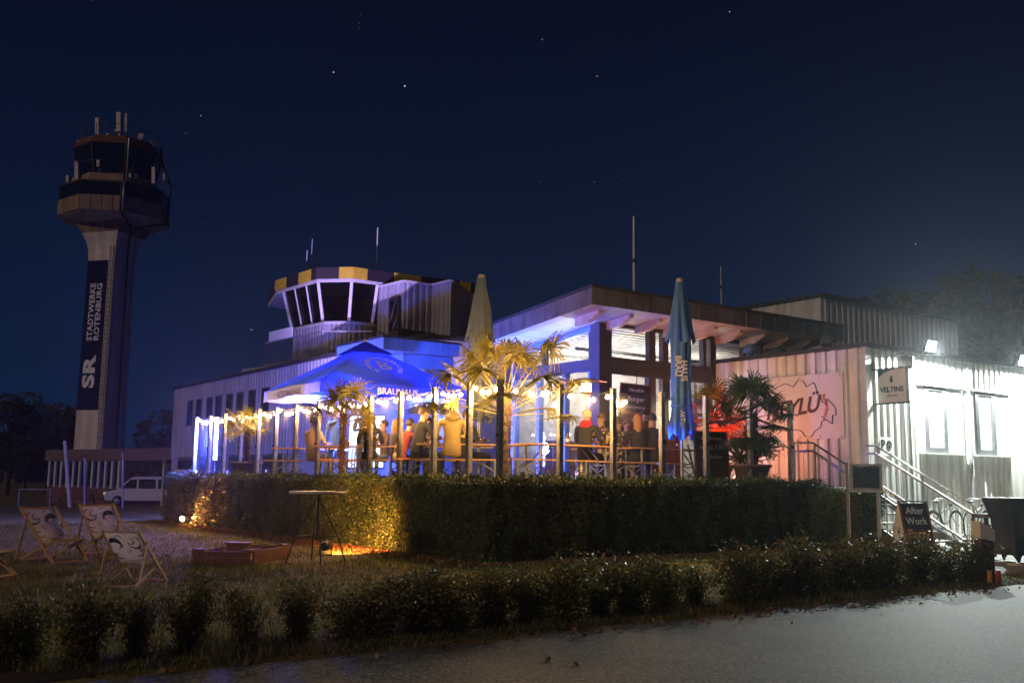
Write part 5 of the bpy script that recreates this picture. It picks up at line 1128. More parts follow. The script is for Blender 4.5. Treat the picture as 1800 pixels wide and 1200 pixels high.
def closed_parasol(name, label, b, a, top, hem, flare, fab, R0=.36, seed=0, capz=.0):
    rr = random.Random(seed); p = W(b, a, FZ); t = thing(name, label, 'parasol', TM(p.x, p.y, FZ), 'closed parasols on the terrace'); top -= FZ; hem -= FZ; flare -= FZ
    f = MB(); f.lathe([(.035, 0), (.035, top)], 10); f.build('pole', M_['steel'], t); f = MB(); f.box(-.35, .35, -.35, .35, 0, .07); f.build('base', M_['concrete'], t)
    f = MB(); f.lathe([(0, top+.07), (.07, top+.06), (.08, top-.02)], 12); f.build('cap', M_['offwhite'], t)
    n = 64
    def skirt(nm, prof, amp, ph):
        f = MB(); vs = []
        for i, (r_, z) in enumerate(prof):
            for k in range(n):
                th = 2*PI*k/n; fold = abs(math.sin(4*th+ph+.25*math.sin(z*3+seed))); rr_ = r_*(1-amp*(1-fold)**1.5*min(1, i/1.5))+.012*math.sin(11*th+z*5)
                zz = z-(.10*r_/R0*math.sin(4*th+ph+1) if i == len(prof)-1 else 0)
                vs.append((rr_*math.cos(th), rr_*math.sin(th)*.85, zz))
        f.add(vs, [(i*n+k, i*n+(k+1) % n, (i+1)*n+(k+1) % n, (i+1)*n+k) for i in range(len(prof)-1) for k in range(n)], True); return f.build(nm, fab, t)
    skirt('top_flap', [(.08, top), (.12, top-.25), (.20, top-.6), (.27, flare+.12), (.33, flare-.08)], .28, .3)
    skirt('folded_canopy', [(.15, flare+.25), (.22, flare), (.22, flare-.35), (.21, (flare+hem)/2), (.22, hem+.55), (.27, hem+.28), (.30, hem+.08), (.26, hem)], .42, 1.1)
    f = MB(); f.lathe([(.235, hem+.62), (.235, hem+.66)], 20); f.build('strap', fab, t)
    return t
pb_ = closed_parasol('closed_parasol', 'closed slate blue parasol with vertical white lettering at the terrace front', -5.35, .75, 5.52, 2.25, 4.35, M_['slatefab'], seed=2)
Mx = WM[pb_.name] @ Matrix.Rotation(math.radians(-8), 4, 'Z') 
for txt, dx, zc, s_ in (('BRAU', -.06, 2.45, .17), ('HAUS', .06, 2.35, .17), ('ALTES', .02, 1.35, .13)):
    put_text(txt, s_, pb_, Mx @ text_frame((dx, -.215, zc), (0, 0, -1), (1, 0, 0)), M_['canvas'], extrude=.002, bold=.004)
closed_parasol('closed_parasol', 'closed grey parasol standing behind the tall corner palm', -8.75, 3.2, 5.55, 2.55, 4.35, M_['greyfab'], seed=5)

# ================================================================== BEER TABLES
def beer_proto(L_, Wd, Hh, nm):
    out_ = []; f = MB(); n = 3 if Wd > .4 else 1
    boards = []
    for k in range(n): g = MB(); g.box(-L_/2, L_/2, -Wd/2+k*Wd/n+.003, -Wd/2+(k+1)*Wd/n-.003, Hh-.028, Hh); boards.append(g.mesh('board', M_['wood']))
    g = MB()
    x = L_/2-.28
    g.bar((x, -Wd*.42, 0), (x, -Wd*.42, Hh-.03), .035, .035); g.bar((x, Wd*.42, 0), (x, Wd*.42, Hh-.03), .035, .035); g.bar((x, -Wd*.42, .03), (x, Wd*.42, .03), .03); g.bar((x, -Wd*.42, Hh*.5), (x, Wd*.42, Hh*.5), .025)
    g.bar((x, -Wd*.42, .08), (x+.0, Wd*.42, Hh*.48), .02); g.bar((x, Wd*.42, .08), (x, -Wd*.42, Hh*.48), .02); g.bar((x, -Wd*.2, Hh*.5), (x-.35, -Wd*.2, Hh-.04), .022); g.bar((x, Wd*.2, Hh*.5), (x-.35, Wd*.2, Hh-.04), .022)
    return boards, g.mesh('leg_frame', mat('green_leg_steel', (.28, .32, .34), .45, .4))
BT = beer_proto(2.2, .55, .77, 't'); BB = beer_proto(2.2, .25, .47, 'b')
def beer(kind, label, b, a, rz=0, z=FZ):
    pr_ = BT if kind == 't' else BB; t = thing('beer_table' if kind == 't' else 'beer_bench', label, 'table' if kind == 't' else 'bench', KM(b, a, z, rz), 'folding beer tables' if kind == 't' else 'folding beer benches')
    for m in pr_[0]: link_mesh(m, 'board', t)
    link_mesh(pr_[1], 'leg_frame', t); link_mesh(pr_[1], 'leg_frame', t, Matrix.Rotation(PI, 4, 'Z')); return t
def fb_(px, Y): q = xz(px, Y, FZ); r_ = KI @ q; return r_.x, r_.y
# front right sets, parallel to the windscreen
beer('t', 'beer table between the corner palm and the white haired woman', *fb_(995, 19.6)); beer('b', 'beer bench nearest the front glass, behind the corner palm', *fb_(965, 18.9))
beer('t', 'beer table with bottles in front of the blonde woman', *fb_(1165, 21.3)); beer('b', 'beer bench in front of the two women by the blue parasol', *fb_(1130, 20.5))
beer('b', 'empty beer bench beside the closed blue parasol foot', *fb_(1215, 21.7))
beer('t', 'beer table behind the patterned shirt, below the menu board', *fb_(1085, 22.3)); beer('b', 'beer bench on the far side of the patterned shirt', *fb_(1120, 23.0))
# left sets, square to the windscreen
for (px, Y, k, lab) in ((795, 19.4, 'b', 'beer bench the yellow hooded man sits on'), (830, 19.9, 't', 'beer table in front of the yellow hooded man'), (755, 20.9, 'b', 'beer bench under the man in profile'), (775, 21.6, 't', 'beer table between the dark jackets'),
                        (650, 21.2, 'b', 'beer bench under the man with striped jacket'), (640, 22.0, 't', 'beer table before the man with striped jacket'), (545, 23.4, 'b', 'beer bench below the man in the tan jacket'), (560, 24.2, 't', 'beer table before the man in the tan jacket')):
    b, a = fb_(px, Y); beer(k, lab, b, a, PI/2*0+(-TH if px < 860 else 0))
# bottles and glasses
bt = MB(); bt.lathe([(0, 0), (.033, 0), (.035, .02), (.035, .14), (.014, .20), (.013, .25), (0, .25)], 12); btm = bt.mesh('glass_body', mat('brown_bottle', (.06, .03, .015), .08, spec=.8)); lbm = MB(); lbm.lathe([(.0355, .05), (.0355, .11)], 12); lbm_ = lbm.mesh('label', M_['offwhite'])
gl = MB(); gl.lathe([(0, 0), (.03, 0), (.04, .14), (.037, .14), (.028, .01), (0, .01)], 12); glm = gl.mesh('glass_body', glassmat('drink_glass', (.9, .85, .7), 2)); dr = MB(); dr.lathe([(.0, .012), (.027, .012), (.034, .10), (0, .10)], 12); drm = dr.mesh('drink', mat('amber_drink', (.5, .25, .05), .2))
for px, Y, k, lab in ((997, 19.5, 'b', 'brown bottle left of the white haired woman'), (1190, 21.2, 'b', 'brown bottle at the right end of the table by the blue parasol'), (1128, 21.1, 'b', 'brown bottle in front of the blonde woman'), (1112, 21.2, 'g', 'beer glass in front of the blonde woman'),
                      (1085, 22.2, 'g', 'beer glass beside the patterned shirt'), (1150, 21.4, 'g', 'beer glass before the dark haired man by the parasol'), (757, 21.4, 'b', 'bottle beside the glass post near the profiled man'), (748, 21.5, 'g', 'beer glass near the profiled man'), (612, 22.0, 'g', 'beer glass before the striped jacket'), (846, 19.8, 'g', 'beer glass right of the hooded man')):
    p = xz(px, Y, FZ+.771)
    t = thing('bottle' if k == 'b' else 'beer_glass', lab, 'bottle' if k == 'b' else 'glass', TM(p.x, p.y, FZ+.771), 'drinks on the beer tables')
    if k == 'b': link_mesh(btm, 'glass_body', t); link_mesh(lbm_, 'label', t)
    else: link_mesh(glm, 'glass_body', t); link_mesh(drm, 'drink', t)

# ================================================================== PEOPLE
SKINc = [mat('skin_light', (.52, .30, .21), .55, var=.06), mat('skin_tan', (.42, .23, .15), .55, var=.06)]
def cloth(n, c, **k): return mat('cloth_'+n, c, .85, var=.15, bump=.25, bscale=30, **k)
def patterned():
    m = mat('cloth_floral', (.03, .025, .03), .8); t = m.node_tree; n = t.nodes; c = n.new('ShaderNodeTexCoord'); nn = n.new('ShaderNodeTexNoise'); nn.inputs['Scale'].default_value = 9; nn.inputs['Distortion'].default_value = 2.2; nn.inputs['Detail'].default_value = 1
    r_ = n.new('ShaderNodeValToRGB'); r_.color_ramp.interpolation = 'CONSTANT'; r_.color_ramp.elements[0].color = (.03, .025, .03, 1); r_.color_ramp.elements[1].position = .54; r_.color_ramp.elements[1].color = (.60, .45, .25, 1)
    t.links.new(c.outputs['Object'], nn.inputs[0]); t.links.new(nn.outputs[0], r_.inputs[0]); t.links.new(r_.outputs[0], n['Principled BSDF'].inputs['Base Color']); return m
def person(label, loc, rz, pose='sit', top=None, legs=None, hair=(.05, .03, .02), long_hair=False, bald=False, scale=1., lean=0., arm='table', turn=0., skirt=0, skin=0, slim=1., extra=None, hood=None, scarf=None, glasses=False, stripe=False, bag=False):
    s = slim
    if pose == 'sit':
        hz = .55; J = dict(pel=(0, 0, hz), sp=(0, .01-lean*.12, hz+.22), ch=(0, -.01-lean*.22, hz+.43), nk=(0, -.02-lean*.29, hz+.59), hb=(0, -.035-lean*.32, hz+.67), hc=(0, -.035-lean*.34, hz+.755), ht=(0, -.03-lean*.35, hz+.80))
        for sd, n in ((-1, 'l'), (1, 'r')):
            J['hip'+n] = (sd*.10, -.03, hz-.02); J['kn'+n] = (sd*.15, -.45, hz-.02); J['an'+n] = (sd*.14, -.42, .10); J['to'+n] = (sd*.15, -.60, .045)
    else:
        hz = .93; J = dict(pel=(0, 0, hz), sp=(0, -.01, hz+.20), ch=(0, -.01-lean*.1, hz+.42), nk=(0, -.02-lean*.15, hz+.58), hb=(0, -.035-lean*.18, hz+.66), hc=(0, -.035-lean*.2, hz+.745), ht=(0, -.03-lean*.2, hz+.79))
        for sd, n in ((-1, 'l'), (1, 'r')):
            J['hip'+n] = (sd*.10, 0, hz-.04); J['kn'+n] = (sd*.11, -.02, .50); J['an'+n] = (sd*.12, .02, .09); J['to'+n] = (sd*.15, -.16, .04)
    c = Vector(J['ch']); 
    for sd, n in ((-1, 'l'), (1, 'r')):
        sh = c+Vector((sd*.185*s, .0, .10)); J['sh'+n] = tuple(sh)
        if arm == 'table' or (arm == 'drink' and sd < 0): el = sh+Vector((sd*.07, -.10, -.27)); wr = el+Vector((-sd*.06, -.23, .02 if pose == 'sit' else .06))
        elif arm == 'drink': el = sh+Vector((sd*.06, -.20, -.20)); wr = el+Vector((-sd*.10, -.10, .24))
        elif arm == 'cross': el = sh+Vector((sd*.07, -.02, -.28)); wr = el+Vector((-sd*.24, -.20, .06))
        else: el = sh+Vector((sd*.06, .01, -.29)); wr = el+Vector((-sd*.0, -.05, -.25))
        J['el'+n] = tuple(el); J['wr'+n] = tuple(wr)
    names = list(J); idx = {k: i for i, k in enumerate(names)}; V = [Vector(J[k]) for k in names]
    Rr = dict(pel=.125, sp=.125*s, ch=.135*s, nk=.058, hb=.066, hc=.088, ht=.07, hipl=.095, hipr=.095, knl=.062, knr=.062, anl=.042, anr=.042, tol=.034, tor=.034, shl=.068, shr=.068, ell=.043, elr=.043, wrl=.028, wrr=.028)
    if pose == 'sit': Rr['pel'] = .135
    rad = [Rr[k] for k in names]
    E = [('pel', 'sp'), ('sp', 'ch'), ('ch', 'nk'), ('nk', 'hb'), ('hb', 'hc'), ('hc', 'ht')]
    for n in 'lr': E += [('pel', 'hip'+n), ('hip'+n, 'kn'+n), ('kn'+n, 'an'+n), ('an'+n, 'to'+n), ('ch', 'sh'+n), ('sh'+n, 'el'+n), ('el'+n, 'wr'+n)]
    part = {}
    for a_, b_ in E:
        r_ = 'skin' if a_ in ('nk', 'hb', 'hc') else ('leg' if a_.startswith(('hip', 'kn')) else ('shoe' if a_.startswith('an') else 'top'))
        part[(a_, b_)] = r_
    segs = [(V[idx[a_]], V[idx[b_]], part[(a_, b_)]) for a_, b_ in E]; edges = [(idx[a_], idx[b_]) for a_, b_ in E]
    # nose
    hd = Matrix.Rotation(turn, 3, 'Z'); hc = Vector(J['hc'])
    V.append(hc+hd @ Vector((0, -.105, -.02))); rad.append(.014); edges.append((idx['hc'], len(V)-1)); segs.append((hc, V[-1], 'skin'))
    for n in 'lr':           # palm, four fingers and thumb
        wr, el = Vector(J['wr'+n]), Vector(J['el'+n]); d = (wr-el).normalized(); sd = -1 if n == 'l' else 1; u = d.cross(Vector((0, 0, 1))); u = u.normalized() if u.length > .2 else Vector((1, 0, 0)); dn = d.cross(u).normalized()
        if dn.z > 0: dn = -dn
        pi = len(V); V.append(wr+d*.055); rad.append(.026); edges.append((idx['wr'+n], pi)); segs.append((wr, V[pi], 'skin'))
        for k in range(4):
            o_ = u*(k-1.5)*.019; ln = (.060, .072, .070, .052)[k]; b0 = V[pi]+d*.02+o_; i0 = len(V)
            V.append(b0); rad.append(.009); V.append(b0+d*ln*.6+dn*.012); rad.append(.0085); V.append(b0+d*ln*.9+dn*.034); rad.append(.007); edges += [(pi, i0), (i0, i0+1), (i0+1, i0+2)]; segs.append((b0, V[-1], 'skin'))
        i0 = len(V); tb_ = wr+d*.03-u*sd*.026; V.append(tb_); rad.append(.010); V.append(tb_+d*.04-u*sd*.018+dn*.01); rad.append(.008); edges += [(pi, i0), (i0, i0+1)]; segs.append((tb_, V[-1], 'skin'))
    me = bpy.data.meshes.new('sk'); me.from_pydata(V, edges, []); ob = bpy.data.objects.new('sk', me); COL.objects.link(ob)
    ob.modifiers.new('s', 'SKIN'); ob.modifiers.new('u', 'SUBSURF').levels = 1
    sv = me.skin_vertices[0].data
    for i, r_ in enumerate(rad): sv[i].radius = (r_, r_*(.78 if i in (idx['sp'], idx['ch']) else 1)); sv[i].use_root = (i == 0)
    dg = bpy.context.evaluated_depsgraph_get(); bm = bpy.data.meshes.new_from_object(ob.evaluated_get(dg)); bpy.data.objects.remove(ob)
    mats = [SKINc[skin], top, legs, M_['blackpl']]; key = {'skin': 0, 'top': 1, 'leg': 2, 'shoe': 3}
    bm.materials.clear(); [bm.materials.append(m) for m in mats]
    C = np.empty(len(bm.polygons)*3); bm.polygons.foreach_get('center', C); C = C.reshape(-1, 3); best = np.full(len(C), 1e9); mi = np.zeros(len(C), int)
    for p, q, r_ in segs:
        p, q = np.array(p), np.array(q); d = q-p; tt = np.clip(((C-p)@d)/max(1e-9, d@d), 0, 1); dist = np.linalg.norm(C-p-tt[:, None]*d, axis=1); w_ = dist < best; best[w_] = dist[w_]; mi[w_] = key[r_]
    nkz = J['nk'][2]; mi[(mi == 0) & (C[:, 2] < nkz+.015) & (np.abs(C[:, 0]) < .15) & (C[:, 2] > nkz-.2)] = 1
    if pose == 'stand': pass
    bm.polygons.foreach_set('material_index', mi.astype(np.int32)); bm.polygons.foreach_set('use_smooth', [True]*len(bm.polygons))
    t = thing('person', label, 'person', Matrix.Translation(loc) @ Matrix.Rotation(rz, 4, 'Z') @ Matrix.Scale(scale, 4), 'guests on the terrace'); bm.name = 'body'
    link_mesh(bm, 'body', t)
    HM = Matrix.Translation(hc) @ Matrix.Rotation(turn, 4, 'Z')
    if not bald:
        hm = mat('hair_%d_%d' % (int(hair[0]*100), int(hair[1]*100)), hair, .6, var=.35, cscale=30, bump=.5, bscale=60); f = MB(); nu, nv = 16, 9; vs = []
        for i in range(nv+1):
            for k in range(nu):
                th = 2*PI*k/nu; front = max(0, -math.sin(th)); mx_ = (1.95-.95*front**.7)*(1.12 if long_hair else 1); ph = mx_*i/nv; r_ = .104+.005*math.sin(5*th)*math.sin(6*ph)
                x, y, z = r_*math.sin(ph)*math.cos(th), r_*math.sin(ph)*math.sin(th)+.012, r_*math.cos(ph)*1.12+.015
                if long_hair and ph > 1.6 and front < .3: z -= (ph-1.6)*.33; y += .02
                vs.append((x*.92, y, z))
        f.add(vs, [(i*nu+k, (i+1)*nu+k, (i+1)*nu+(k+1) % nu, i*nu+(k+1) % nu) for i in range(nv) for k in range(nu)], True); f.build('hair', hm, t, local=HM)
    for sx in (-1, 1):
        f = MB(); f.ball((sx*.033, -.083, .008), (.011, .007, .007), 8, 5); f.build('eye', M_['blackink'], t, local=HM); f = MB(); f.ball((sx*.089, .008, -.012), (.012, .022, .032), 8, 5); f.build('ear', SKINc[skin], t, local=HM)
    f = MB(); f.ball((0, -.083, -.052), (.024, .007, .006), 8, 4); f.build('mouth', mat('lips', (.35, .12, .10), .5), t, local=HM)
    if hood: f = MB(); nk = Vector(J['nk']); f.ball((nk.x, nk.y+.055, nk.z-.0), (.135, .095, .085), 14, 8); f.build('hood', hood, t)
    if scarf: f = MB(); nk = Vector(J['nk']); f.lathe([(.075, .07), (.10, .055), (.125, .0), (.13, -.05), (.09, -.08)], 14, c=(0, 0)); f.v = [(v[0]+nk.x, v[1]+nk.y+.01, v[2]+nk.z) for v in f.v]; f.build('scarf', scarf, t)
    if glasses:
        f = MB(); f.tube([(-.09, .0, .012), (-.06, -.093, .012), (.06, -.093, .012), (.09, 0, .012)], .004, 5); f.build('glasses', M_['blackpl'], t, local=HM)
    if stripe: f = MB(); c = Vector(J['ch']); f.bar((-.16, c.y+.125, c.z-.08), (.08, c.y+.135, c.z+.06), .012, .035, up=(0, 1, 0)); f.build('jacket_stripe', M_['canvas'], t)
    return t
def fl(px, Y): q = xz(px, Y, FZ); return (q.x, q.y, FZ)
BK = cloth('black', (.02, .02, .022)); DK = cloth('charcoal', (.05, .045, .05)); NV = cloth('navy', (.03, .04, .09)); JN = cloth('jeans', (.12, .17, .28)); LJ = cloth('light_jeans', (.33, .33, .34)); YL = cloth('yellow', (.62, .42, .13)); TN = cloth('tan', (.50, .34, .20)); RD = cloth('red', (.30, .04, .04)); SQ = cloth('blue_sequin', (.05, .12, .45)); GR = cloth('grey', (.2, .2, .21)); MR = cloth('brown', (.14, .08, .05)); FLW_ = patterned()
away = 0.; tocam = PI
def P_(lab, px, Y, rz, **k): return person(lab, fl(px, Y), rz, **k)
P_('man in tan jacket seen from behind at the far table', 547, 23.2, PI-.5, top=TN, legs=DK, hair=(.06, .05, .04), scale=1.04)
P_('person in blue glittering top standing left of the palm stem', 588, 24.2, .3, pose='stand', top=SQ, legs=SQ, hair=(.10, .06, .04), arm='down', long_hair=True, scale=.98)
P_('man in dark polo shirt standing before the bright screen', 637, 23.4, .25, pose='stand', top=NV, legs=DK, hair=(.05, .03, .02), arm='cross', lean=.9, scale=.99)
P_('man in black jacket with white stripe seated, seen from behind', 648, 21.1, PI+.12, top=BK, legs=LJ, hair=(.02, .015, .01), lean=.7, stripe=True, scale=1.02)
P_('woman with short dark hair looking left under the parasol', 674, 22.9, -.9, top=MR, legs=JN, hair=(.06, .03, .02), turn=-.5, scale=.98)
P_('woman with light brown hair raising her hand to her face', 692, 21.6, -1.0+PI*1.0, top=DK, legs=JN, hair=(.30, .16, .07), long_hair=True, arm='drink', turn=.5, scale=.95)
P_('person in dark red jacket leaning beside the glass post', 703, 20.8, PI-.6, top=RD, legs=BK, hair=(.03, .02, .02), lean=.8, scale=.93)
P_('man in black jumper seated in profile, looking right', 731, 20.3, PI-.75, top=BK, legs=BK, hair=(.09, .05, .03), turn=-.4, lean=.4, scale=1.08)
P_('man partly hidden behind the profiled man, looking left', 746, 21.9, .4, top=GR, legs=JN, hair=(.05, .03, .02), lean=.3, scale=1.0)
P_('man in yellow hooded sweater seen from behind', 793, 19.25, PI+.12, top=YL, legs=BK, hair=(.10, .055, .03), hood=YL, scale=1.10, slim=1.12)
P_('man with short dark hair right behind the yellow hooded man', 818, 20.4, PI-.9, top=BK, legs=BK, hair=(.07, .04, .02), turn=-.9, scale=1.05)
P_('woman with white hair and red scarf in a black jacket', 1028, 20.2, PI-.5, top=BK, legs=DK, hair=(.62, .48, .34), scarf=cloth('scarlet', (.55, .01, .04)), scale=1.07, lean=.2)
P_('person with glasses in a black and cream patterned shirt', 1059, 20.9, -.9, top=FLW_, legs=FLW_, hair=(.16, .10, .07), glasses=True, scale=1.04, turn=-.3)
P_('second person in patterned shirt, right of the glass post', 1082, 21.4, PI-.4, top=FLW_, legs=FLW_, hair=(.14, .08, .05), scale=1.02, lean=.6)
P_('blond man facing the camera with his hand near his face', 1100, 22.9, .1, top=MR, legs=BK, hair=(.34, .22, .12), arm='drink', scale=1.03, lean=.3)
P_('woman with long reddish blond hair seen from behind', 1122, 20.75, PI+.1, top=BK, legs=BK, hair=(.36, .17, .07), long_hair=True, scale=1.03)
P_('dark haired man in black with his back to the glass', 1146, 20.9, PI-.3, top=BK, legs=BK, hair=(.03, .02, .015), scale=1.05, turn=.4)
P_('guest in the background in violet light near the pavilion door', 1132, 24.0, .2, pose='stand', top=MR, legs=BK, hair=(.05, .03, .02), arm='down', scale=.98)
p = xz(698, 20.65, FZ+.50); t = thing('handbag', 'pale leather handbag hanging beside the person in red', 'bag', TM(p.x, p.y, p.z)); f = MB(); f.ball((0, 0, 0), (.11, .06, .12), 12, 8); f.build('body', mat('bag_leather', (.48, .30, .20), .5), t); f = MB(); f.tube([(-.07, 0, .08), (-.03, 0, .28), (.03, 0, .28), (.07, 0, .08)], .008, 6); f.build('strap', mat('bag_leather', (.48, .30, .20), .5), t)

# ================================================================== BOARDS ON THE TERRACE
def slate(name, lab, M, w_, h, lines, tilt=0, wood='darkwood'):
    t = thing(name, lab, 'blackboard', M); f = MB(); f.box(-w_/2, w_/2, -.015, .015, 0, h); f.build('slate', M_['board'], t)
    for a in ((-w_/2-.03, -w_/2, -.02, .02, -.03, h+.03), (w_/2, w_/2+.03, -.02, .02, -.03, h+.03), (-w_/2, w_/2, -.02, .02, h, h+.03), (-w_/2, w_/2, -.02, .02, -.03, 0)): f = MB(); f.box(*a); f.build('frame_bar', M_[wood], t)
    for txt, s_, z, m_ in lines: put_text(txt, s_, t, WM[t.name] @ text_frame((0, -.018, z), (1, 0, .0), (0, 0, 1)), M_[m_], extrude=.001, font_shear=.2)
    return t
p = W(-3.35, 4.35, 2.45); M = Matrix.Translation(p) @ Matrix.Rotation(TH-.35, 4, 'Z') @ Matrix.Rotation(.07, 4, 'Y')
hb_ = slate('menu_board', 'hanging chalk menu board with cream back on the pavilion front', M, .80, 1.25, [('Herzlich', .12, 1.12, 'chalk'), ('Burger', .17, .90, 'chalk'), ('Currywurst', .11, .70, 'chalk'), ('Flammkuchen', .10, .55, 'redink'), ('Salat', .10, .38, 'chalk'), ('Pommes', .10, .20, 'redink')])
f = MB(); f.bar((0, 0, 1.28), (0, 0, 1.62), .015); f.build('hanger', M_['dark_metal'], hb_)
M = KM(-4.20, .95, FZ, -.45); t2 = slate('easel_board', 'free standing chalk board beside the tub palm', M @ Matrix.Rotation(-.12, 4, 'X'), .72, 1.15, [('Stadtkneipe', .10, 1.02, 'chalk'), ('Heute 7,50', .12, .82, 'chalk'), ('täglich frisch', .09, .62, 'chalk')])
for s in (-1, 1): f = MB(); f.bar((s*.36, .0, 0), (s*.36, .45, .95), .03); f.build('rear_leg', M_['darkwood'], t2)
p = W(-4.35, 2.35, FZ); t = thing('party_poster', 'orange poster stand reading Party behind the closed blue parasol', 'poster', KM(-4.45, 2.1, FZ, -.3)); f = MB(); f.box(-.36, .36, -.01, .01, .05, 1.15); f.build('poster', mat('poster_orange', (.62, .26, .10), .6), t)
put_text('Party', .26, t, WM[t.name] @ text_frame((0, -.013, .80), (1, 0, 0), (0, 0, 1)), M_['orangechalk'], extrude=.001); put_text('After Work', .13, t, WM[t.name] @ text_frame((0, -.013, 1.03), (1, 0, 0), (0, 0, 1)), M_['offwhite'], extrude=.001)
for z in (.55, .45, .35): put_text('Freitag ab 18 Uhr' if z == .55 else ('Live Musik' if z == .45 else 'Eintritt frei'), .07, t, WM[t.name] @ text_frame((0, -.013, z), (1, 0, 0), (0, 0, 1)), M_['offwhite'], extrude=.001)
for s in (-.3, .3): f = MB(); f.box(s-.02, s+.02, .012, .03, 0, 1.15); f.build('leg', M_['darkwood'], t)
# wall lantern and standing table by the banner
t = thing('window_lantern', 'bright warm lantern glowing beside the closed blue parasol', 'lamp', KM(-1.79, 4.5, 3.0)); f = MB(); f.box(-1.87, -1.71, 4.42, 4.58, 2.62, 3.4); f.build('shade', emis('lantern_glow', (1, .85, .5), 6), t, KF); f = MB(); f.box(-1.9, -1.68, 4.40, 4.60, 3.4, 3.44); f.build('cap', M_['dark_metal'], t, KF)
f = MB(); f.bar((-1.79, 4.6, 3.42), (-1.79, 4.72, 3.42), .03); f.build('bracket', M_['dark_metal'], t, KF)
light('POINT', 'lantern_lamp', W(-1.79, 4.2, 3.0), 14, (1, .85, .55), t, size=.12)
t = thing('standing_table', 'small high folding table beside the stair railing', 'table', KM(-2.9, 1.1, FZ)); f = MB(); f.box(-.35, .35, -.3, .3, 1.06, 1.09); f.build('tabletop', M_['steel'], t)
for s in (-1, 1): f = MB(); f.bar((-.22, s*.25, 0), (.22, s*.25, 1.06), .025); f.bar((.22, s*.25, 0), (-.22, s*.25, 1.06), .025); f.bar((-.1, s*.25, .55), (.1, s*.25, .55), .02); f.build('leg_cross', M_['dark_metal'], t)

# ================================================================== FOREGROUND OBJECTS
def deck_chair(label, x, y, rz, s=1.0):
    t = thing('deck_chair', label, 'deck chair', Matrix.Translation((x, y, 0)) @ Matrix.Rotation(rz, 4, 'Z') @ Matrix.Scale(s, 4), 'deck chairs on the lawn')
    W2 = .30; back = [(.42, .98)]
    T, Bm = (0.55, .90), (-.52, .035)            # long frame: head (y,z) to foot
    S0, S1 = (.55, .035), (-.42, .40)            # crossing seat frame
    for sx in (-1, 1):
        f = MB(); f.bar((sx*W2, T[0], T[1]), (sx*W2, Bm[0], Bm[1]), .028, .05); f.build('long_rail', M_['paleWood'], t)
        f = MB(); f.bar((sx*(W2-.04), S0[0], S0[1]), (sx*(W2-.04), S1[0], S1[1]), .026, .045); f.build('seat_rail', M_['paleWood'], t)
        f = MB(); f.bar((sx*(W2+.03), .30, .72), (sx*(W2+.03), .52, .06), .02, .035); f.build('prop_rail', M_['paleWood'], t)
    for (y_, z_) in ((T[0]-.02, T[1]-.02), (Bm[0]+.03, Bm[1]+.03), (S0[0]-.02, S0[1]+.02), (S1[0], S1[1])):
        f = MB(); f.bar((-W2, y_, z_), (W2, y_, z_), .03, .03); f.build('cross_bar', M_['paleWood'], t)
    n = 14; vs = []; cv = []
    for i in range(n+1):
        u = i/n; y_ = T[0]*(1-u)+S1[0]*u; z_ = T[1]*(1-u)+S1[1]*u-.26*math.sin(PI*u)**.9*(.5+.5*u); y_ += .05*math.sin(PI*u); cv.append((y_, z_))
        for k in range(5): vs.append((-.26+.13*k, y_, z_-.012*math.sin(PI*k/4)))
    f = MB(); f.add(vs, [(5*i+j, 5*i+j+1, 5*i+6+j, 5*i+5+j) for i in range(n) for j in range(4)], True); cvo = f.build('canvas', M_['canvas'], t)
    def on(u, x, lift=.006):
        q = u*n; i = min(n-1, int(q)); f_ = q-i; y_ = cv[i][0]*(1-f_)+cv[i+1][0]*f_; z_ = cv[i][1]*(1-f_)+cv[i+1][1]*f_; return Vector((x, y_-lift, z_+lift))
    rr = random.Random(3)                          # ink swirls of the print, both sides
    for side in (1, -1):
        for (cx, cu, R_, a0, a1, w_) in ((-.15, .18, .10, .2, 4.6, .03), (-.10, .16, .05, 0, 5, .018), (.17, .22, .09, 2, 7, .034), (.18, .30, .13, 3.4, 5.6, .045), (-.17, .36, .07, 1, 4.5, .03), (.16, .45, .07, -1.5, 2, .028), (-.02, .33, .03, 0, 5.5, .012), (-.16, .50, .05, .5, 4, .024), (.08, .12, .05, 3, 6, .012)):
            f = MB(); prv = None
            for k in range(11):
                a = a0+(a1-a0)*k/10; ww = w_*(1-.75*abs(k/5-1)**1.5); c_ = (max(-.25, min(.25, cx+R_*math.cos(a))), min(.95, max(.02, cu+R_*.9*math.sin(a)))); c2 = (max(-.25, min(.25, cx+(R_+ww)*math.cos(a))), min(.95, max(.02, cu+(R_+ww)*.9*math.sin(a))))
                cur = (on(c_[1], c_[0], .006*side), on(c2[1], c2[0], .006*side))
                if prv: f.add([prv[0], prv[1], cur[1], cur[0]], [(0, 1, 2, 3)])
                prv = cur
            f.build('printed_swirl', M_['ink'], cvo)
    # wordmark
    me = text_mesh('DAH', .085, extrude=.001, bold=.004, font_shear=.2); me.materials.clear(); me.materials.append(M_['ink'])
    for v in me.vertices: q = on(.62-v.co.y/1.05, v.co.x, .008); v.co = q
    link_mesh(me, 'lettering', cvo)
    return t
def gp(px, py): q = atZ(px, py, 0); return q.x, q.y
x, y = gp(92, 990); deck_chair('white canvas deck chair with blue swirls, second from the left', x, y, .98, .92)
x, y = gp(186, 980); deck_chair('white canvas deck chair with blue swirls farthest from camera, upright before the pale sand', x, y, .78, .94)
x, y = gp(236, 1030); deck_chair('deck chair seen from behind with dark frame, third from the left', x, y, PI-.12, .76)
x, y = gp(15, 1018); deck_chair('deck chair cut by the left edge of the frame', x-.45, y-.1, 1.5, .9)
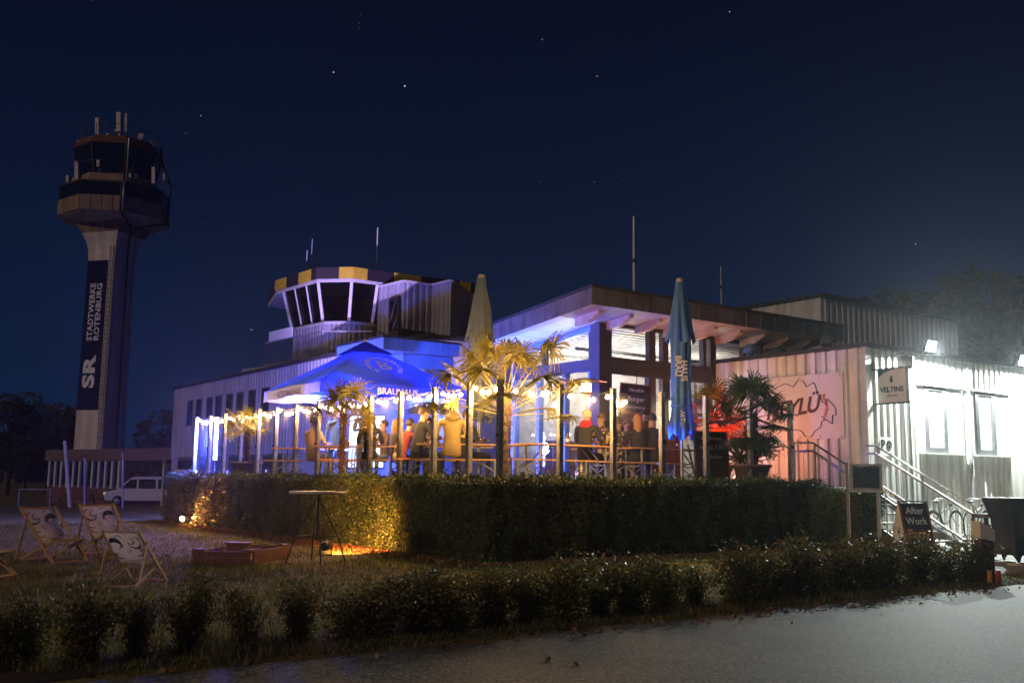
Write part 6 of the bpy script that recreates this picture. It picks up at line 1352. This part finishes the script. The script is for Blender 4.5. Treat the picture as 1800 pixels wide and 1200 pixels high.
# white round bar table
x, y = gp(555, 990); t = thing('bar_table', 'tall white round bar table with thin splayed legs on the lawn', 'table', TM(x, y, 0))
f = MB(); f.lathe([(0, 1.075), (.42, 1.075), (.455, 1.085), (.455, 1.11), (.44, 1.12), (0, 1.12)], 40); f.build('tabletop', mat('table_laminate', (.66, .60, .52), .35, var=.05), t)
for k in range(4):
    a = k*PI/2+.35; f = MB(); f.tube([(.47*math.cos(a), .47*math.sin(a), 0), (.33*math.cos(a), .33*math.sin(a), .42), (-.02*math.cos(a), -.02*math.sin(a), 1.07)], .013, 6); f.build('leg', M_['dark_metal'], t)
f = MB(); f.tube([(.33*math.cos(a), .33*math.sin(a), .42) for a in np.linspace(.35, .35+2*PI, 5)], .010, 6); f.build('ring_frame', M_['dark_metal'], t)
f = MB(); f.tube([(0, 0, .42), (0, 0, 1.07)], .02, 8); f.build('column', M_['dark_metal'], t)
# sandpit
b0 = gp(352, 992); b1 = gp(443, 993); b2 = gp(503, 978)
ang = math.atan2(b1[1]-b0[1], b1[0]-b0[0]); sx = .86; sy = 2.1
t = thing('sandpit', 'low stained wooden sandpit frame with corner seats on the lawn', 'sandpit', Matrix.Translation((b1[0], b1[1], 0)) @ Matrix.Rotation(math.radians(3), 4, 'Z'))
Ls = .92; Dv = Vector((b2[0]-b1[0]+.35, b2[1]-b1[1]+.6, 0)); Dv = Dv.normalized()*1.55; Ux = Vector((-Ls, .02, 0))
cs = [Vector((0, 0, 0)), Ux, Ux+Dv, Dv]
for i in range(4):
    p, q = cs[i], cs[(i+1) % 4]; d = (q-p).normalized()*.03
    for k in range(2): f = MB(); z = .058+k*.098; f.bar((p.x+d.x, p.y+d.y, z), (q.x-d.x, q.y-d.y, z), .03, .094); f.build('side_board', M_['darkwood'], t)
for i in range(4):
    c = cs[i]; f = MB(); ctr = (cs[0]+cs[2])/2; p = c.lerp(cs[(i+1) % 4], .20); q = c.lerp(cs[(i-1) % 4], .22); f.prism([(c.x, c.y), (p.x, p.y), (q.x, q.y)], .208, .232); f.build('corner_seat', M_['darkwood'], t)
f = MB(); f.prism([(v.x*.97, v.y*.97) for v in cs], .0, .06); f.build('sand', mat('sandpit_sand', (.30, .24, .17), .95, bump=.6), t)
f = MB(); c = (cs[0]+cs[2])/2+Vector((-.1, .15, 0)); f.box(c.x-.18, c.x+.18, c.y-.12, c.y+.12, .18, .30); tt = thing('sandpit_box', 'small dark box standing in the sandpit', 'box', TM(0, 0, 0)); f2 = MB(); tw_ = WM[t.name] @ c; tt.matrix_world = TM(tw_.x, tw_.y, .06); WM[tt.name] = TM(tw_.x, tw_.y, .06)
f2.box(-.17, .17, -.12, .12, 0, .20); f2.build('box_body', M_['darkwood'], tt); f2 = MB(); f2.box(-.20, .20, -.15, .15, .202, .225); f2.build('lid', M_['darkwood'], tt)

# notice board on posts
p0 = atY(1494, 900, 15.8); p1 = atY(1553, 900, 15.6)
t = thing('notice_board', 'grey glazed notice board on two posts, orange lit on its left side', 'notice board', TM(p0.x, p0.y, 0, math.atan2(p1.y-p0.y, p1.x-p0.x))); Lw = (p1-p0).length
zt, zb_ = atY(1520, 815, 15.7).z, atY(1520, 862, 15.7).z
f = MB(); f.box(-.045, .0, -.04, .04, 0, zt+.02); f.build('post', mat('post_wood', (.42, .33, .26), .7), t); f = MB(); f.box(Lw*.80, Lw*.80+.05, .03, .08, 0, zb_); f.build('post', M_['offwhite'], t)
f = MB(); f.box(.02, Lw, .0, .07, zb_, zt); f.build('case', M_['steel'], t); f = MB(); f.box(.06, Lw-.04, -.006, -.001, zb_+.04, zt-.04); f.build('glass', glassmat('case_glass', (.75, .78, .8), 1.6), t)
f = MB(); f.box(.09, Lw-.07, -.0008, .0, zb_+.06, zt-.07); f.build('paper', mat('notice_paper', (.30, .34, .33), .8), t)
f = MB(); f.box(.0, Lw+.02, -.02, .09, zb_-.02, zb_-.001); f.build('bottom_trim', M_['white'], t)
# A-frame board
p = gp(1607, 975); t = thing('pavement_board', 'A frame chalk board reading After Work Party with white rear side', 'board', TM(p[0], p[1], 0, math.radians(16)))
TL = Matrix.Rotation(-.24, 4, 'X')
f = MB(); f.obox(Matrix.Translation((0, -.13, .5)) @ TL, (.56, .02, .98)); f.build('slate', M_['board'], t)
f = MB(); f.obox(Matrix.Translation((0, .13, .5)) @ Matrix.Rotation(.24, 4, 'X'), (.56, .02, .98)); f.build('slate', M_['board'], t)
for s in (-1, 1):
    for ty, an_ in ((-.13, -.24), (.13, .24)): f = MB(); f.obox(Matrix.Translation((s*.30, ty, .51)) @ Matrix.Rotation(an_, 4, 'X'), (.04, .035, 1.05)); f.build('frame_bar', M_['darkwood'], t)
f = MB(); f.box(-.32, .32, -.03, .03, 1.0, 1.03); f.build('top_bar', M_['steel'], t)
f = MB(); f.add([(-.325, -.24, .04), (-.325, .24, .04), (-.325, .015, .98), (-.325, -.015, .98)], [(0, 1, 2, 3)]); f.add([(-.315, -.24, .04), (-.315, .24, .04), (-.315, .015, .98), (-.315, -.015, .98)], [(3, 2, 1, 0)]); f.build('side_panel', M_['offwhite'], t)
f = MB(); f.bar((-.335, -.12, .47), (-.335, 0, .53), .006, .015); f.bar((-.335, 0, .53), (-.335, .12, .47), .006, .015); f.build('side_line', M_['wood'], t)
for txt, s_, z, m_ in (('After', .19, .84, 'chalk'), ('Work', .19, .64, 'chalk'), ('Party', .24, .40, 'orangechalk'), ('Freitag', .12, .18, 'chalk')):
    put_text(txt, s_, t, WM[t.name] @ Matrix.Translation((0, -.13, .5)) @ TL @ Matrix.Translation((0, -.013, z-.5)) @ text_frame((0, 0, 0), (1, 0, 0), (0, 0, 1)), M_[m_], extrude=.001, bold=.003)
# cloth covered standing table
p = gp(1778, 992); t = thing('covered_bar_table', 'standing table under a stretched black cloth at the right edge', 'table', TM(p[0], p[1], 0))
n = 64; vs = []; prof = [(.41, 1.12), (.415, 1.10), (.36, .97), (.28, .75), (.245, .5), (.27, .25), (.33, .05)]
for i, (r_, z) in enumerate(prof):
    for k in range(n):
        th = 2*PI*k/n; leg = max(0, math.cos(4*th+.6))**6; r2 = r_*(1+(.16*leg if i > 3 else .05*leg*(i > 1)))+(.0 if i < 2 else .004*math.sin(23*th)); zz = z+(0 if i < 5 else (.02 if i == 5 else .13)*(1-leg)*1.0); vs.append((r2*math.cos(th), r2*math.sin(th), zz))
f = MB(); f.add(vs, [(i*n+k, (i+1)*n+k, (i+1)*n+(k+1) % n, i*n+(k+1) % n) for i in range(len(prof)-1) for k in range(n)], True); f.build('cloth', mat('stretch_cloth', (.012, .016, .028), .55, var=.2, bump=.1), t)
f = MB(); f.lathe([(.41, 1.12), (.405, 1.128), (0, 1.128)], 40); f.build('tabletop', mat('stretch_cloth_top', (.10, .11, .13), .45), t)
for k in range(4): a = (2*PI*k-.6)/4; f = MB(); f.lathe([(.17, .0), (.16, .04), (0, .045)], 16, c=(.30*math.cos(a), .30*math.sin(a))); f.build('foot', M_['offwhite'], t)
# bar stool
p = gp(1737, 985); t = thing('bar_stool', 'black bar stool with bright flat seat beside the cloth covered table', 'stool', TM(p[0], p[1], 0, .5))
f = MB(); f.box(-.19, .19, -.17, .17, .76, .83); o = f.build('seat', mat('seat_vinyl', (.10, .10, .11), .3), t); o.modifiers.new('b', 'BEVEL').width = .02
for sx in (-1, 1):
    for sy in (-1, 1): f = MB(); f.bar((sx*.20, sy*.18, 0), (sx*.165, sy*.145, .76), .03); f.build('leg', M_['blackpl'], t)
for z, q in ((.25, .185), (.62, .17)):
    for sy in (-1, 1): f = MB(); f.bar((-q, sy*(q-.02), z), (q, sy*(q-.02), z), .02, .03); f.build('foot_rail', M_['blackpl'], t); f = MB(); f.bar((sy*q, -q+.02, z), (sy*q, q-.02, z), .02, .03); f.build('foot_rail', M_['blackpl'], t)
# ashtray bin
p = gp(1733, 1022); t = thing('bin_stele', 'dark narrow bin column with pale slanted top at the road corner', 'bin', TM(p[0], p[1], 0, .15))
f = MB(); f.box(-.09, .09, -.09, .09, 0, .58); f.build('body', mat('bin_brown', (.05, .032, .028), .6, var=.5, scale=6), t)
f = MB(); f.add([(-.11, -.10, .60), (.11, -.10, .56), (.11, .10, .56), (-.11, .10, .60), (-.11, -.10, .84), (.11, -.10, .72), (.11, .10, .72), (-.11, .10, .84)], [(0, 3, 2, 1), (4, 5, 6, 7), (0, 1, 5, 4), (1, 2, 6, 5), (2, 3, 7, 6), (3, 0, 4, 7)]); f.build('slanted_top', M_['offwhite'], t)
for dx, m_, lab in ((-.07, 'orangechalk', 'orange drink can standing in front of the bin column'), (.06, 'redpl', 'red drink can standing in front of the bin column')):
    q = WM[t.name] @ Vector((dx, -.20, 0)); c = thing('drink_can', lab, 'can', TM(q.x, q.y, .01)); f = MB(); f.lathe([(0, 0), (.028, 0), (.033, .01), (.033, .155), (.027, .168), (0, .168)], 14); f.build('can_body', M_[m_], c); f = MB(); f.lathe([(.026, .169), (0, .170)], 12); f.build('lid', M_['steel_shiny'], c)
# bicycles ----------------------------------------------------------
def bicycle(label, b, a, rz, lean, frame, basket=False):
    t = thing('bicycle', label, 'bicycle', KM(b, a, .0, rz) @ Matrix.Rotation(lean, 4, 'X'), 'bicycles parked at the lit wall')
    wr_ = .34; tyre = [(wr_*math.cos(x), 0, wr_*math.sin(x)) for x in np.linspace(0, 2*PI, 33)]
    for cx in (-.53, .53):
        f = MB(); f.tube([(cx+p[0], 0, wr_+.02+p[2]) for p in tyre], .019, 6, caps=False); wq = f.build('wheel', M_['blackpl'], t)
        f = MB(); f.tube([(cx+p[0]*.92, 0, wr_+.02+p[2]*.92) for p in tyre], .008, 5, caps=False); f.build('rim', M_['steel_shiny'], wq)
        f = MB()
        for k in range(18): a_ = k*PI/9; f.bar((cx, 0, wr_+.02), (cx+.31*math.cos(a_), 0, wr_+.02+.31*math.sin(a_)), .004)
        f.tube([(cx, -.04, wr_+.02), (cx, .04, wr_+.02)], .025, 8); f.build('spokes', M_['steel_shiny'], wq)
        f = MB(); f.tube([(cx+.37*math.cos(x), 0, wr_+.02+.37*math.sin(x)) for x in np.linspace(.3 if cx > 0 else .2, 2.6, 10)], .02, 5); f.build('mudguard', M_['dark_metal'], t)
    bb_, st_, sth, hd0, hd1, ra, fa = (-.08, .30), (-.24, .78), (-.27, .92), (.33, .62), (.28, .80), (-.53, .36), (.53, .36)
    f = MB()
    for p, q in ((bb_, st_), (bb_, hd0), ((-.20, .66), hd1), (bb_, ra), ((-.22, .70), ra)): f.tube([(p[0], 0, p[1]), (q[0], 0, q[1])], .016, 7)
    f.build('frame', frame, t)
    f = MB(); f.tube([(hd1[0]-.03, 0, 1.0), (hd1[0], 0, hd1[1]), (hd0[0], 0, hd0[1]), (fa[0], 0, fa[1])], .014, 7); f.build('fork', M_['steel'], t)
    f = MB(); f.tube([(.10, -.28, .98), (.22, -.20, 1.03), (.25, 0, 1.0), (.22, .20, 1.03), (.10, .28, .98)], .012, 7); f.build('handlebar', M_['steel_shiny'], t)
    f = MB(); f.tube([(st_[0], 0, st_[1]), (sth[0], 0, sth[1])], .012, 6); f.build('seat_post', M_['steel_shiny'], t); f = MB(); f.ball((sth[0]-.01, 0, sth[1]+.02), (.14, .075, .035), 12, 6); f.build('saddle', M_['blackpl'], t)
    f = MB(); f.lathe([(0, -.01), (.09, -.01), (.09, .01), (0, .01)], 16); f.v = [(bb_[0]+v[0], v[2]-.04, bb_[1]+v[1]) for v in f.v]; f.build('chainwheel', M_['steel'], t)
    for sd in (-1, 1): f = MB(); f.bar((bb_[0], sd*.06, bb_[1]), (bb_[0]+sd*.12, sd*.07, bb_[1]-.12*sd), .018); f.box(bb_[0]+sd*.12-.04, bb_[0]+sd*.12+.04, sd*.09-.03, sd*.09+.03, bb_[1]-.12*sd-.01, bb_[1]-.12*sd+.01); f.build('pedal', M_['blackpl'], t)
    f = MB(); f.tube([(-.25, -.06, .74), (-.72, -.06, .75), (-.72, .06, .75), (-.25, .06, .74)], .007, 5); f.bar((-.53, .06, .36), (-.60, .06, .75), .010); f.bar((-.53, -.06, .36), (-.60, -.06, .75), .010); f.build('carrier', M_['steel'], t)
    f = MB(); f.ball((.36, 0, .86), (.04, .04, .045), 8, 6); f.build('lamp', M_['blackpl'], t)
    if basket:
        f = MB()
        for k in range(5):
            z = .76+.05*k; r_ = .13+.012*k; f.tube([(-.50+r_*1.3*sx, r_*sy, z) for sx, sy in ((-1, -1), (1, -1), (1, 1), (-1, 1), (-1, -1))], .008, 4)
        f.build('basket', mat('wicker', (.25, .13, .06), .8), t)
bicycle('bicycle with dark frame just behind the stair rail end', 2.1, -.62, .05, -.10, M_['dark_metal'])
bicycle('silver bicycle leaning at the wall between the two windows', 2.9, -.95, .15, -.06, M_['steel'])
bicycle('bicycle with wicker rear basket behind the covered table', 4.2, -.8, PI+.1, .08, M_['blackpl'], basket=True)
bicycle('bicycle farthest right, partly cut by the frame', 5.7, -.7, .1, -.08, mat('maroon_paint', (.14, .02, .03), .3))
# road traffic of little things: small ground markers / lawn lights
for px, py, lab in ((740, 633+300, None),): pass

# ================================================================== HAZE
hz = MB(); hz.box(-200, 200, -34, 232, -2.2, 36); o = hz.build('haze', bpy.data.materials.new('haze_air')); tag(o, 'thin night haze over the airfield', 'haze', kind='stuff')
m = o.data.materials[0]; m.use_nodes = True; n = m.node_tree.nodes; n.clear(); mo_ = n.new('ShaderNodeOutputMaterial'); pv_ = n.new('ShaderNodeVolumePrincipled')
pv_.inputs['Density'].default_value = .00055; pv_.inputs['Color'].default_value = (.85, .9, 1, 1); pv_.inputs['Anisotropy'].default_value = .8
m.node_tree.links.new(pv_.outputs[0], mo_.inputs['Volume'])
